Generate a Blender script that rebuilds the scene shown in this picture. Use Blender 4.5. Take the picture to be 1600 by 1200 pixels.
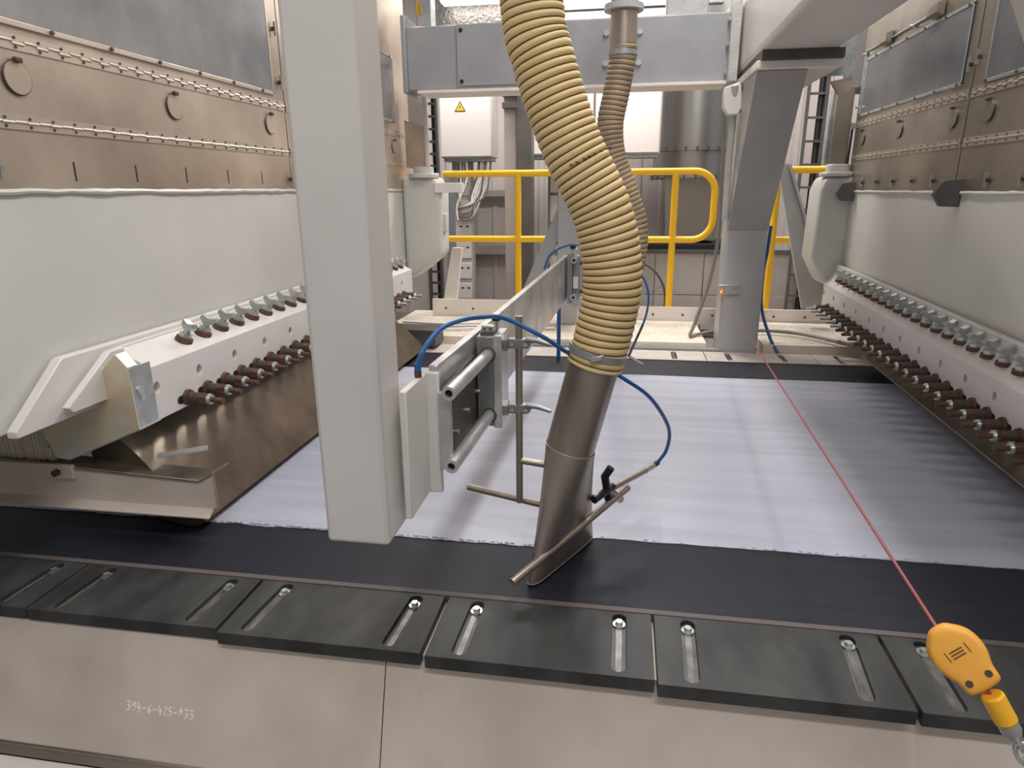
import bpy, bmesh, math, random
from mathutils import Vector, Matrix, Euler

for o in list(bpy.data.objects):
    bpy.data.objects.remove(o)
scene = bpy.context.scene
COL = scene.collection
R = math.radians
random.seed(7)

# ------------------------------------------------------------------ camera
# world: X along the line (right), Y across it (away), Z up, forming belt at z = 0, metres
YAW, PIT, ROLL = R(-9.45), R(-16.25), R(-0.47)
fw = Vector((math.sin(YAW) * math.cos(PIT), math.cos(YAW) * math.cos(PIT), math.sin(PIT)))
rt = Vector((math.cos(YAW), -math.sin(YAW), 0))
up = rt.cross(fw)
rt, up = rt * math.cos(ROLL) + up * math.sin(ROLL), -rt * math.sin(ROLL) + up * math.cos(ROLL)
cd = bpy.data.cameras.new('camera')
cam = bpy.data.objects.new('camera', cd)
COL.objects.link(cam)
cam.matrix_world = Matrix(((rt.x, up.x, -fw.x, 0), (rt.y, up.y, -fw.y, 0), (rt.z, up.z, -fw.z, 1.1), (0, 0, 0, 1)))
cd.sensor_width = 36
cd.lens = 1040 / 1600 * 36
cd.clip_start = 0.05
scene.camera = cam

# ------------------------------------------------------------------ world, lights, exposure
w = bpy.data.worlds.new('hall')
scene.world = w
w.use_nodes = True
w.node_tree.nodes['Background'].inputs[0].default_value = (0.95, 0.94, 0.98, 1)
w.node_tree.nodes['Background'].inputs[1].default_value = 0.31
vs = scene.view_settings
vs.view_transform = 'Standard'
vs.look = 'None'
vs.exposure = 0.0
vs.gamma = 1.0
vs.use_curve_mapping = False


def area(name, loc, sx, sy, power, col=(1, 0.955, 0.925), rot=(0, 0, 0)):
    l = bpy.data.lights.new(name, 'AREA')
    l.shape = 'RECTANGLE'
    l.size, l.size_y, l.energy, l.color = sx, sy, power, col
    o = bpy.data.objects.new(name, l)
    COL.objects.link(o)
    o.location = loc
    o.rotation_euler = rot
    return o


area('ceiling_lamp_light', (0.45, 3.0, 4.32), 0.35, 3.4, 105)
area('ceiling_lamp_light', (0.5, -0.9, 3.9), 3.0, 0.35, 70)
area('ceiling_lamp_light', (-1.0, 6.3, 3.3), 2.6, 0.35, 145)
area('ceiling_lamp_light', (1.6, 7.0, 3.6), 2.6, 0.35, 65)


# ------------------------------------------------------------------ materials
def mat(name, c, rough=0.5, metal=0.0, c2=None, scale=4.0, stretch=(1, 1, 1), amt=1.0, bump=0.0, bscale=60.0,
        detail=4.0, spec=0.5, trans=0.0, emit=None, lo=0.35, hi=0.65, rvar=0.0):
    m = bpy.data.materials.new(name)
    m.use_nodes = True
    nt = m.node_tree
    b = nt.nodes['Principled BSDF']
    b.inputs['Base Color'].default_value = (*c, 1)
    b.inputs['Roughness'].default_value = rough
    b.inputs['Metallic'].default_value = metal
    b.inputs['Specular IOR Level'].default_value = spec
    b.inputs['Transmission Weight'].default_value = trans
    if emit:
        b.inputs['Emission Color'].default_value = (*c, 1)
        b.inputs['Emission Strength'].default_value = emit
    if c2 or bump or rvar:
        tc = nt.nodes.new('ShaderNodeTexCoord')
        geo = nt.nodes.new('ShaderNodeNewGeometry')
        mp = nt.nodes.new('ShaderNodeMapping')
        mp.inputs['Scale'].default_value = stretch
        nt.links.new(geo.outputs['Position'], mp.inputs[0])
    if c2 or rvar:
        n = nt.nodes.new('ShaderNodeTexNoise')
        n.inputs['Scale'].default_value = scale
        n.inputs['Detail'].default_value = detail
        nt.links.new(mp.outputs[0], n.inputs['Vector'])
        rp = nt.nodes.new('ShaderNodeMapRange')
        rp.inputs[1].default_value, rp.inputs[2].default_value = lo, hi
        rp.inputs[4].default_value = amt
        nt.links.new(n.outputs[0], rp.inputs[0])
        if c2:
            mx = nt.nodes.new('ShaderNodeMix')
            mx.data_type = 'RGBA'
            mx.inputs[6].default_value = (*c, 1)
            mx.inputs[7].default_value = (*c2, 1)
            nt.links.new(rp.outputs[0], mx.inputs[0])
            nt.links.new(mx.outputs[2], b.inputs['Base Color'])
        if rvar:
            r2 = nt.nodes.new('ShaderNodeMapRange')
            r2.inputs[3].default_value, r2.inputs[4].default_value = rough - rvar, rough + rvar
            nt.links.new(n.outputs[0], r2.inputs[0])
            nt.links.new(r2.outputs[0], b.inputs['Roughness'])
    if bump:
        n2 = nt.nodes.new('ShaderNodeTexNoise')
        n2.inputs['Scale'].default_value = bscale
        n2.inputs['Detail'].default_value = 3
        nt.links.new(mp.outputs[0], n2.inputs['Vector'])
        bp = nt.nodes.new('ShaderNodeBump')
        bp.inputs['Strength'].default_value = bump
        bp.inputs['Distance'].default_value = 0.01
        nt.links.new(n2.outputs[0], bp.inputs['Height'])
        nt.links.new(bp.outputs[0], b.inputs['Normal'])
    return m


def s(r, g, b):          # sRGB 0-255 to linear
    f = lambda v: (v / 255 / 12.92) if v <= 10.3 else ((v / 255 + 0.055) / 1.055) ** 2.4
    return (f(r), f(g), f(b))


MT = {
    'white_paint': mat('white_paint', s(224, 220, 216), 0.35, c2=s(216, 212, 208), scale=3, bump=0.03, bscale=14),
    'grey_paint': mat('grey_paint', s(160, 161, 164), 0.4, c2=s(152, 153, 156), scale=5, bump=0.04, bscale=30),
    'grey_dark': mat('grey_dark', s(176, 174, 171), 0.42, c2=s(168, 166, 163), scale=5, bump=0.04, bscale=30),
    'slot_floor': mat('slot_floor', s(108, 110, 110), 0.45, c2=s(84, 86, 86), scale=14),
    'grey_light': mat('grey_light', s(184, 184, 184), 0.42, c2=s(176, 176, 176), scale=5, bump=0.04, bscale=30),
    'rough_paint': mat('rough_paint', s(196, 195, 192), 0.45, c2=s(182, 182, 180), scale=9, bump=0.35, bscale=45),
    'casing_paint': mat('casing_paint', s(210, 209, 203), 0.3, c2=s(202, 201, 194), scale=2, bump=0.03, bscale=9),
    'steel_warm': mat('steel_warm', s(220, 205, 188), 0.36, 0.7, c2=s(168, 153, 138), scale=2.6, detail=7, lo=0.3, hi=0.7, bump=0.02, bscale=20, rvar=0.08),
    'steel_dark': mat('steel_dark', s(180, 170, 156), 0.34, 0.75, c2=s(138, 129, 118), scale=2.6, detail=7, lo=0.3, hi=0.7, bump=0.02, bscale=20, rvar=0.08),  # darker copy of the left steel, weaker right-hand light put into the colour
    'steel_plate': mat('steel_plate', s(222, 209, 196), 0.5, 0.12, c2=s(200, 187, 174), scale=3.0, detail=7, bump=0.03, bscale=25),
    'stainless': mat('stainless', s(200, 190, 180), 0.33, 0.9, c2=s(148, 138, 128), scale=6, stretch=(1, 1, 0.3), rvar=0.06),
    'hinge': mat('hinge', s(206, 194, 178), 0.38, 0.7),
    'hinge_dark': mat('hinge_dark', s(186, 175, 160), 0.4, 0.65),  # hinge tone dimmed in the colour for the less lit right housing
    'rivet': mat('rivet', s(96, 88, 80), 0.4, 0.7),
    'dark_hole': mat('dark_hole', s(22, 20, 20), 0.8),
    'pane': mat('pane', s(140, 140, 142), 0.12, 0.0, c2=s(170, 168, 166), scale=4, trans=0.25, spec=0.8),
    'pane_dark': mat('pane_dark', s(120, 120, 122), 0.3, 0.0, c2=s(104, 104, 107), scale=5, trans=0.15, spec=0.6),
    'bronze': mat('bronze', s(152, 138, 122), 0.32, 0.7, c2=s(108, 97, 86), scale=5, detail=6, lo=0.3, hi=0.7, bump=0.02, bscale=14, rvar=0.1),
    'zinc_yellow': mat('zinc_yellow', s(216, 216, 202), 0.36, 0.4, c2=s(224, 202, 168), scale=9, stretch=(1, 1, 2.2)),
    'zinc': mat('zinc', s(196, 200, 197), 0.34, 0.7, c2=s(178, 182, 179), scale=30),
    'rust': mat('rust', s(112, 76, 60), 0.7, 0.1, c2=s(72, 54, 46), scale=60, bump=0.3, bscale=200),
    'rust_dark': mat('rust_dark', s(74, 70, 67), 0.6, 0.3, c2=s(92, 72, 62), scale=45),
    'belt': mat('belt', s(36, 39, 51), 0.52, 0.0, c2=s(30, 32, 41), scale=3, stretch=(0.3, 14, 1), bump=0.02, bscale=200, spec=0.3),
    'belt_edge': mat('belt_edge', s(96, 88, 86), 0.6),
    'web': mat('web', s(192, 195, 210), 0.26, 0.0, c2=s(180, 183, 199), scale=2.0, stretch=(0.35, 6, 1), detail=5, spec=0.6),
    'fuzz': mat('fuzz', s(208, 208, 214), 0.8),
    'black_plastic': mat('black_plastic', s(66, 67, 66), 0.5, c2=s(42, 43, 43), scale=7, stretch=(1.6, 0.7, 1), detail=9, bump=0.04, bscale=40, spec=0.45),
    'pale_plastic': mat('pale_plastic', s(206, 198, 190), 0.4, c2=s(192, 184, 178), scale=9),
    'slot_steel': mat('slot_steel', s(150, 146, 142), 0.35, 0.8, c2=s(110, 108, 106), scale=18),
    'bolt': mat('bolt', s(205, 210, 208), 0.25, 0.85),
    'hose': mat('hose', s(238, 212, 156), 0.45, c2=s(226, 198, 140), scale=6, spec=0.4),
    'hose_old': mat('hose_old', s(186, 164, 124), 0.5, c2=s(150, 132, 110), scale=5),
    'hose_wire': mat('hose_wire', s(96, 66, 44), 0.55),
    'print': mat('print', s(90, 78, 66), 0.7),
    'pipe': mat('pipe', s(180, 168, 158), 0.38, 0.8, c2=s(164, 152, 143), scale=5, stretch=(4, 4, 0.6), rvar=0.06),
    'alu': mat('alu', s(218, 216, 214), 0.32, 0.65, c2=s(182, 180, 178), scale=7),
    'alu_grey': mat('alu_grey', s(150, 152, 153), 0.42, 0.6),
    'black': mat('black', s(28, 28, 30), 0.45),
    'dark_grey': mat('dark_grey', s(92, 88, 86), 0.5, c2=s(80, 77, 75), scale=5),
    'blue': mat('blue', s(36, 96, 160), 0.3),
    'cable': mat('cable', s(132, 126, 118), 0.5),
    'cable_pale': mat('cable_pale', s(232, 228, 224), 0.5),
    'yellow': mat('yellow', s(255, 200, 36), 0.38),
    'orange': mat('orange', s(238, 172, 66), 0.45),
    'yellow_plug': mat('yellow_plug', s(250, 186, 40), 0.4),
    'red_rope': mat('red_rope', s(150, 76, 78), 0.5),
    'clear': mat('clear', s(190, 185, 180), 0.15, trans=0.4),
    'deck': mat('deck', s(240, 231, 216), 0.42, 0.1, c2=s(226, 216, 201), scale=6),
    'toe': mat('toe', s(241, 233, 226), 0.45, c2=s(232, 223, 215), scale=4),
    'cladding': mat('cladding', s(196, 186, 182), 0.5),
    'cladding_grey': mat('cladding_grey', s(172, 162, 156), 0.55),
    'cabinet': mat('cabinet', s(214, 208, 204), 0.4),
    'tank': mat('tank', s(158, 156, 152), 0.3, 0.85),
    'galvanised': mat('galvanised', s(176, 182, 182), 0.4, 0.5, c2=s(150, 158, 158), scale=22),
    'foil': mat('foil', s(170, 165, 160), 0.3, 0.6, bump=0.9, bscale=40),
    'concrete': mat('concrete', s(140, 136, 130), 0.7, c2=s(124, 120, 116), scale=3),
    'lamp': mat('lamp', (1, 0.98, 0.94), 0.5, emit=6.0),
    'chalk': mat('chalk', s(252, 251, 248), 0.8),
    'bristle': mat('bristle', s(226, 211, 194), 0.8),
    'sign_yellow': mat('sign_yellow', s(240, 186, 36), 0.5),
    'green_cable': mat('green_cable', s(120, 168, 84), 0.5),
    'wall_panel': mat('wall_panel', s(170, 162, 154), 0.5, c2=s(160, 152, 145), scale=3),
}

# ------------------------------------------------------------------ mesh helpers
ORG = {}


def v3(a):
    return Vector(a)


def spline(pts, k=8):
    p = [v3(a) for a in pts]
    p = [p[0] * 2 - p[1]] + p + [p[-1] * 2 - p[-2]]
    out = []
    for i in range(1, len(p) - 2):
        a, b, c, d = p[i - 1:i + 3]
        for j in range(k):
            t = j / k
            out.append(0.5 * ((2 * b) + (c - a) * t + (2 * a - 5 * b + 4 * c - d) * t * t + (3 * b - a - 3 * c + d) * t ** 3))
    out.append(p[-2])
    return out


def frames(path):
    n = len(path)
    T = []
    for i in range(n):
        T.append((path[min(i + 1, n - 1)] - path[max(i - 1, 0)]).normalized())
    ref = Vector((0, 0, 1)) if abs(T[0].z) < 0.9 else Vector((1, 0, 0))
    u = (ref - T[0] * ref.dot(T[0])).normalized()
    out = []
    for t in T:
        u = (u - t * u.dot(t)).normalized()
        out.append((t, u, t.cross(u)))
    return out


class MB:
    def __init__(self):
        self.v, self.f = [], []

    def add(self, vs, fs):
        o = len(self.v)
        self.v += [tuple(a) for a in vs]
        self.f += [tuple(i + o for i in f) for f in fs]
        return self

    def box(self, x0, x1, y0, y1, z0, z1):
        V = [(x0, y0, z0), (x1, y0, z0), (x1, y1, z0), (x0, y1, z0), (x0, y0, z1), (x1, y0, z1), (x1, y1, z1), (x0, y1, z1)]
        return self.add(V, [(0, 3, 2, 1), (4, 5, 6, 7), (0, 1, 5, 4), (1, 2, 6, 5), (2, 3, 7, 6), (3, 0, 4, 7)])

    def obox(self, c, ax, ay, az, hx, hy, hz):
        c, ax, ay, az = v3(c), v3(ax).normalized() * hx, v3(ay).normalized() * hy, v3(az).normalized() * hz
        V = [c + ax * i + ay * j + az * k for k in (-1, 1) for i, j in ((-1, -1), (1, -1), (1, 1), (-1, 1))]
        return self.add(V, [(0, 3, 2, 1), (4, 5, 6, 7), (0, 1, 5, 4), (1, 2, 6, 5), (2, 3, 7, 6), (3, 0, 4, 7)])

    def prism(self, poly, axis, a, b):
        n = len(poly)
        mk = {'x': lambda p, t: (t, p[0], p[1]), 'y': lambda p, t: (p[0], t, p[1]), 'z': lambda p, t: (p[0], p[1], t)}[axis]
        V = [mk(p, a) for p in poly] + [mk(p, b) for p in poly]
        F = [tuple(range(n)), tuple(range(n, 2 * n))] + [(i, (i + 1) % n, n + (i + 1) % n, n + i) for i in range(n)]
        return self.add(V, F)

    def cyl(self, p0, p1, r0, r1=None, n=16, rot=0.0):
        r1 = r0 if r1 is None else r1
        p0, p1 = v3(p0), v3(p1)
        t, u, w_ = frames([p0, p1])[0]
        V = []
        for p, r in ((p0, r0), (p1, r1)):
            for i in range(n):
                a = 2 * math.pi * i / n + rot
                V.append(p + (u * math.cos(a) + w_ * math.sin(a)) * r)
        F = [tuple(range(n)), tuple(range(n, 2 * n))] + [(i, (i + 1) % n, n + (i + 1) % n, n + i) for i in range(n)]
        return self.add(V, F)

    def ring(self, p0, p1, ro, ri, n=20):       # hollow tube
        p0, p1 = v3(p0), v3(p1)
        t, u, w_ = frames([p0, p1])[0]
        V = []
        for p, r in ((p0, ro), (p1, ro), (p1, ri), (p0, ri)):
            for i in range(n):
                a = 2 * math.pi * i / n
                V.append(p + (u * math.cos(a) + w_ * math.sin(a)) * r)
        F = []
        for k in range(4):
            for i in range(n):
                F.append((k * n + i, k * n + (i + 1) % n, ((k + 1) % 4) * n + (i + 1) % n, ((k + 1) % 4) * n + i))
        return self.add(V, F)

    def tube(self, path, r, n=10, cap=True):
        path = [v3(p) for p in path]
        fr = frames(path)
        V, F = [], []
        for k, (p, (t, u, w_)) in enumerate(zip(path, fr)):
            rr = r[k] if isinstance(r, (list, tuple)) else r
            for i in range(n):
                a = 2 * math.pi * i / n
                V.append(p + (u * math.cos(a) + w_ * math.sin(a)) * rr)
        for k in range(len(path) - 1):
            for i in range(n):
                F.append((k * n + i, k * n + (i + 1) % n, (k + 1) * n + (i + 1) % n, (k + 1) * n + i))
        if cap:
            F += [tuple(range(n)), tuple(range(len(V) - n, len(V)))]
        return self.add(V, F)

    def loft(self, rings, cap=True):
        n = len(rings[0])
        V = [p for r in rings for p in r]
        F = []
        for k in range(len(rings) - 1):
            for i in range(n):
                F.append((k * n + i, k * n + (i + 1) % n, (k + 1) * n + (i + 1) % n, (k + 1) * n + i))
        if cap:
            F += [tuple(range(n)), tuple(range(len(V) - n, len(V)))]
        return self.add(V, F)

    def holed(self, outer, holes, T, w0, w1):
        """plate with real holes: outline and holes in (u, v), mapped by T(u, v, w), thickness w0..w1"""
        bm = bmesh.new()
        loops = []
        for lp in [outer] + holes:
            vs_ = [bm.verts.new((p[0], p[1], 0)) for p in lp]
            for i in range(len(vs_)):
                bm.edges.new((vs_[i], vs_[(i + 1) % len(vs_)]))
            loops.append(vs_)
        bmesh.ops.triangle_fill(bm, use_beauty=True, use_dissolve=False, edges=bm.edges[:], normal=(0, 0, 1))
        bm.verts.index_update()
        P = [v.co.copy() for v in bm.verts]
        idx = [[v.index for v in lp] for lp in loops]
        tris = [tuple(v.index for v in f.verts) for f in bm.faces]
        bm.free()
        n = len(P)
        V = [T(p.x, p.y, w0) for p in P] + [T(p.x, p.y, w1) for p in P]
        F = tris + [tuple(i + n for i in t) for t in tris]
        for lp in idx:
            for i in range(len(lp)):
                a, b = lp[i], lp[(i + 1) % len(lp)]
                F.append((a, b, b + n, a + n))
        return self.add(V, F)

    def mesh(self, name, m, smooth=True, org=(0, 0, 0), ang=35):
        me = bpy.data.meshes.new(name)
        o = v3(org)
        me.from_pydata([tuple(v3(p) - o) for p in self.v], [], self.f)
        bm = bmesh.new()
        bm.from_mesh(me)
        bmesh.ops.recalc_face_normals(bm, faces=bm.faces[:])
        bm.to_mesh(me)
        bm.free()
        if smooth:
            for p in me.polygons:
                p.use_smooth = True
            me.set_sharp_from_angle(angle=R(ang))
        me.materials.append(MT[m])
        return me

    def build(self, name, m, parent=None, bevel=0.0, smooth=True, seg=2, base=None, ang=35):
        org = ORG[parent.name] if parent else Vector((0, 0, 0))
        if not parent:
            xs = [p[0] for p in self.v]
            ys = [p[1] for p in self.v]
            zs = [p[2] for p in self.v]
            org = Vector(((min(xs) + max(xs)) / 2, (min(ys) + max(ys)) / 2, min(zs)))
        ob = bpy.data.objects.new(name, self.mesh(name, m, smooth, org, ang))
        COL.objects.link(ob)
        if parent:
            ob.parent = parent
        else:
            ob.location = org
        ORG[ob.name] = org
        if bevel:
            b = ob.modifiers.new('bevel', 'BEVEL')
            b.width = bevel
            b.segments = seg
            b.limit_method = 'ANGLE'
            b.angle_limit = R(40)
        return ob


def tag(o, label, cat, group=None, kind=None):
    o['label'] = label
    o['category'] = cat
    if group:
        o['group'] = group
    if kind:
        o['kind'] = kind
    return o


def thing(name, loc, label, cat, group=None):
    o = bpy.data.objects.new(name, None)
    o.empty_display_size = 0.05
    COL.objects.link(o)
    o.location = loc
    ORG[o.name] = v3(loc)
    return tag(o, label, cat, group)


def struct(o):
    o['kind'] = 'structure'
    return o


def stuff(o):
    o['kind'] = 'stuff'
    return o


def inst(name, me, parent, loc, rot=None):
    o = bpy.data.objects.new(name, me)
    COL.objects.link(o)
    o.parent = parent
    o.location = v3(loc) - ORG[parent.name]
    if rot is not None:
        o.rotation_mode = 'QUATERNION'
        o.rotation_quaternion = rot
    ORG[o.name] = v3(loc)
    return o


def subinst(name, me, parent):
    o = bpy.data.objects.new(name, me)
    COL.objects.link(o)
    o.parent = parent
    return o


def disc(u, v, r, n=14):
    return [(u + r * math.cos(2 * math.pi * i / n), v + r * math.sin(2 * math.pi * i / n)) for i in range(n)]


def stadium(u0, v0, u1, v1, r, n=7):
    d = Vector((u1 - u0, v1 - v0))
    a0 = math.atan2(d.y, d.x)
    out = []
    for (u, v), st in (((u1, v1), a0 - math.pi / 2), ((u0, v0), a0 + math.pi / 2)):
        for i in range(n):
            a = st + math.pi * i / (n - 1)
            out.append((u + r * math.cos(a), v + r * math.sin(a)))
    return out


# ------------------------------------------------------------------ setting
struct(MB().box(-7, 7, -3, 9.2, -0.62, -0.5).build('floor', 'concrete'))

wall = struct(MB().box(-7, 7, 8.75, 8.9, -0.5, 5).build('wall_back', 'cladding_grey'))
rib = MB()
W = 0.30
prof = [(0, 8.75), (0, 8.72), (0.10, 8.72), (0.125, 8.70), (0.175, 8.70), (0.20, 8.72), (W, 8.72), (W, 8.75)]
rib.prism(prof, 'z', -0.5, 5)
rme = rib.mesh('cladding_sheet', 'cladding', smooth=False)
for i in range(44):
    inst('cladding_sheet', rme, wall, (-6.6 + i * W, 0, 0)).location = v3((-6.6 + i * W, 0, 0)) - ORG['wall_back']

# ------------------------------------------------------------------ conveyor: belt, web, blocks, side panel
belt = thing('forming_belt', (0, 3.0, -0.03), 'black forming belt running under the white nonwoven web', 'conveyor belt')
MB().box(-6, 6, 1.60, 4.41, -0.02, 0.0).build('belt_surface', 'belt', belt)
MB().box(-6, 6, 1.583, 1.602, -0.02, 0.004).build('edge_strip', 'belt_edge', belt)
MB().box(-6, 6, 4.41, 4.425, -0.02, 0.004).build('edge_strip', 'belt_edge', belt)

bed = thing('conveyor_frame', (0, 2.9, -0.5), 'brown stainless sheet conveyor side below the black blocks', 'machine frame')
MB().box(-6, 6, 1.36, 4.9, -0.48, -0.022).build('bed_body', 'steel_plate', bed)
c70, s70 = math.cos(R(70)), math.sin(R(70))


def apr(x, d, off=0.0):      # point on the sloping apron: d metres down the slope from the block front
    return (x, 1.357 - c70 * d - s70 * off, -0.036 - s70 * d + c70 * off)


for (x0, x1) in ((-6, -0.557), (-0.554, 4.5)):
    V = [apr(x0, 0), apr(x1, 0), apr(x1, 0.335), apr(x0, 0.335)]
    b = MB().add(V + [apr(x, d, -0.004) for x, d in ((x0, 0), (x1, 0), (x1, 0.335), (x0, 0.335))],
                 [(0, 1, 2, 3), (4, 5, 6, 7), (0, 1, 5, 4), (1, 2, 6, 5), (2, 3, 7, 6), (3, 0, 4, 7)])
    sheet = b.build('apron_sheet', 'steel_plate', bed, smooth=False)
    if x0 < -1:
        left_sheet = sheet
b = MB().tube([apr(-6, 0.338), apr(4.5, 0.338)], 0.006, 8)
b.build('fold_edge', 'steel_dark', bed)
b = MB().add([apr(-6, 0.335), apr(4.5, 0.335), (4.5, 1.222, -0.372), (-6, 1.222, -0.372)], [(0, 1, 2, 3)])
b.build('folded_lip', 'steel_dark', bed, smooth=False)
MB().box(-6, 4.5, 1.12, 1.222, -0.42, -0.374).build('lower_rail', 'white_paint', bed, bevel=0.004)
MB().cyl((-1.292, 1.215, -0.374), (-1.292, 1.215, -0.369), 0.008, n=6).build('rail_screw', 'bolt', bed)

# handwriting on the apron: polylines in a unit box (x right, y up)
G = {'3': [[(0.05, .95), (.6, .95), (.3, .6), (.6, .4), (.5, .05), (.05, .05)]],
     '9': [[(.6, .75), (.35, .98), (.1, .75), (.3, .5), (.6, .75), (.55, .3), (.3, 0)]],
     '4': [[(.22, 1), (.05, .42), (.68, .42)], [(.5, .68), (.45, -.05)]],
     '-': [[(.1, .45), (.55, .45)]],
     '6': [[(.5, .9), (.15, .5), (.15, .15), (.4, .02), (.55, .25), (.35, .42), (.15, .3)]],
     '2': [[(.1, .8), (.35, 1), (.6, .75), (.1, .05), (.65, .05)]],
     '5': [[(.6, .98), (.2, .95), (.15, .55), (.5, .55), (.55, .2), (.1, .05)]],
     '0': [[(.3, 1), (.08, .5), (.3, 0), (.55, .5), (.3, 1)]]}
b = MB()
cx = -1.272
for ch in '394-6-425-033':
    for st in G[ch]:
        pts = []
        for (u, v) in st:
            x = cx + u * 0.0155
            d = 0.199 - (v - 0.5) * 0.024 + (x + 1.27) * 0.02
            pts.append(apr(x, d, 0.0012))
        b.tube(pts, 0.0016, 5)
    cx += 0.0155
b.build('handwritten_number', 'chalk', left_sheet)


# nonwoven web with ragged near edge
def web_edge(x):
    if x < -0.19:
        y = 1.888
    elif x > -0.06:
        y = 1.972
    else:
        y = 1.888 + (x + 0.19) / 0.13 * 0.084
    return y


webm = MB()
xs = []
x = -6.0
while x < 6.0:
    xs.append(x)
    x += 0.012 if -2 < x < 2.2 else 0.15
near = []
rr = random.Random(3)
drift = 0
for x in xs:
    drift = drift * 0.8 + rr.uniform(-1, 1) * (0.0035 if x < -0.19 else 0.0015)
    near.append(web_edge(x) + drift)
far = [4.015 + 0.004 * math.sin(x * 7) for x in xs]
nx = len(xs)
V = [(x, y, 0.003) for x, y in zip(xs, near)] + [(x, 3.0, 0.003) for x in xs] + [(x, y, 0.003) for x, y in zip(xs, far)]
V += [(x, y, 0.0005) for x, y in zip(xs, near)]
F = []
for i in range(nx - 1):
    F += [(i, i + 1, nx + i + 1, nx + i), (nx + i, nx + i + 1, 2 * nx + i + 1, 2 * nx + i), (3 * nx + i, 3 * nx + i + 1, i + 1, i)]
webm.add(V, F)
web = thing('nonwoven_web', (0, 3.0, 0.0), 'wide white nonwoven web lying on the black belt', 'fabric web')
webm.build('web_sheet', 'web', web)
b = MB()
for k in range(170):      # loose fibre tufts along the trimmed edge
    x = rr.uniform(-1.4, -0.24) if k < 120 else rr.uniform(-0.05, 1.8)
    y = web_edge(x)
    L = rr.uniform(0.008, 0.026) * (1 if k < 120 else 0.5)
    a = rr.uniform(0.15, 0.8)
    wd = rr.uniform(0.002, 0.006)
    p = Vector((x, y + 0.006, 0.003))
    q = p + Vector((L * math.cos(a), -L * math.sin(a), rr.uniform(0.0, 0.008)))
    b.add([p + Vector((-wd, 0, 0)), p + Vector((wd, 0, 0)), q, p + Vector((0, 0, 0.004))], [(0, 1, 2), (0, 2, 3), (1, 2, 3), (0, 1, 3)])
stuff(b.build('edge_fibres', 'fuzz', web, smooth=False))

# near guide blocks: (x0, x1, y front, slot xs, label)
washer_me = MB().cyl((0, 0, 0), (0, 0, 0.003), 0.0165, n=20).mesh('washer', 'bolt')
head_me = MB().cyl((0, 0, 0.003), (0, 0, 0.012), 0.0098, n=6).mesh('bolt', 'bolt')


def guide_block(x0, x1, yf, slots, label, m='black_plastic', yb=1.583, near_=True, dz=0.0):
    t = thing('guide_block', ((x0 + x1) / 2, (yf + yb) / 2, -0.036), label, 'guide block',
              'black plastic blocks along the near belt edge' if near_ else 'pale plates along the far belt edge')
    holes = []
    for sx in slots:
        if near_:
            holes.append(stadium(sx[0], yf + 0.034, sx[1], 1.553, 0.0185))
        else:
            holes.append(stadium(sx[0], yb + 0.05, sx[1], yf - 0.045, 0.0185))
    lo, hi = (yf, yb) if near_ else (yb, yf)
    MB().holed([(x0, lo), (x1, lo), (x1, hi), (x0, hi)], holes, lambda u, v, w_: (u, v, w_), -0.034, 0.002 + dz).build(
        'block_body', m, t, smooth=False, bevel=0.0012)
    for sx in slots:
        ya, yz = (yf + 0.03, 1.56) if near_ else (yb + 0.045, yf - 0.04)
        MB().prism(stadium(sx[0], ya, sx[1], yz, 0.019), 'z', -0.034, -0.012).build('slot_floor', 'slot_floor' if near_ else 'dark_hole', t)
        MB().prism(stadium(sx[0], ya + 0.006, sx[1], yz, 0.0075), 'z', -0.012, -0.0095).build('slot_rail', 'slot_steel', t)
        by = 1.541 if near_ else yb + 0.055
        bo = inst('bolt', head_me, t, (sx[1] if near_ else sx[0], by, -0.0095))
        subinst('washer', washer_me, bo)
    return t


guide_block(-2.17, -1.597, 1.352, [(-2.07, -2.07), (-1.685, -1.678)], 'black slotted guide block at the far left of the near edge')
guide_block(-1.589, -1.019, 1.350, [(-1.508, -1.498), (-1.108, -1.098)], 'black slotted guide block under the steel gutter end')
guide_block(-1.008, -0.459, 1.336, [(-0.938, -0.924), (-0.548, -0.536)], 'black slotted guide block below the hanging white pillar')
guide_block(-0.446, 0.110, 1.330, [(-0.366, -0.360), (0.026, 0.026)], 'black slotted guide block in front of the suction nozzle tip')
guide_block(0.117, 0.672, 1.318, [(0.196, 0.203), (0.578, 0.596)], 'black slotted guide block just left of the orange rope switch')
guide_block(0.682, 1.245, 1.316, [(0.765, 0.770), (1.15, 1.155)], 'black slotted guide block behind the orange rope switch')
fx = [-1.55, -0.84, -0.13, 0.58, 1.29, 2.0]
fl = ['pale slotted edge plate on the far belt edge behind the white pillar',
      'pale slotted edge plate on the far belt edge behind the aluminium bar',
      'pale slotted edge plate on the far belt edge behind the steel suction pipe',
      'pale slotted edge plate on the far belt edge in front of the column foot',
      'pale slotted edge plate on the far belt edge beside the right bolted beam']
for i in range(5):
    guide_block(fx[i], fx[i + 1] - 0.006, 4.70, [(fx[i] + 0.15, fx[i] + 0.15), (fx[i] + 0.5, fx[i] + 0.5)], fl[i], 'pale_plastic', 4.428, False)


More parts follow.
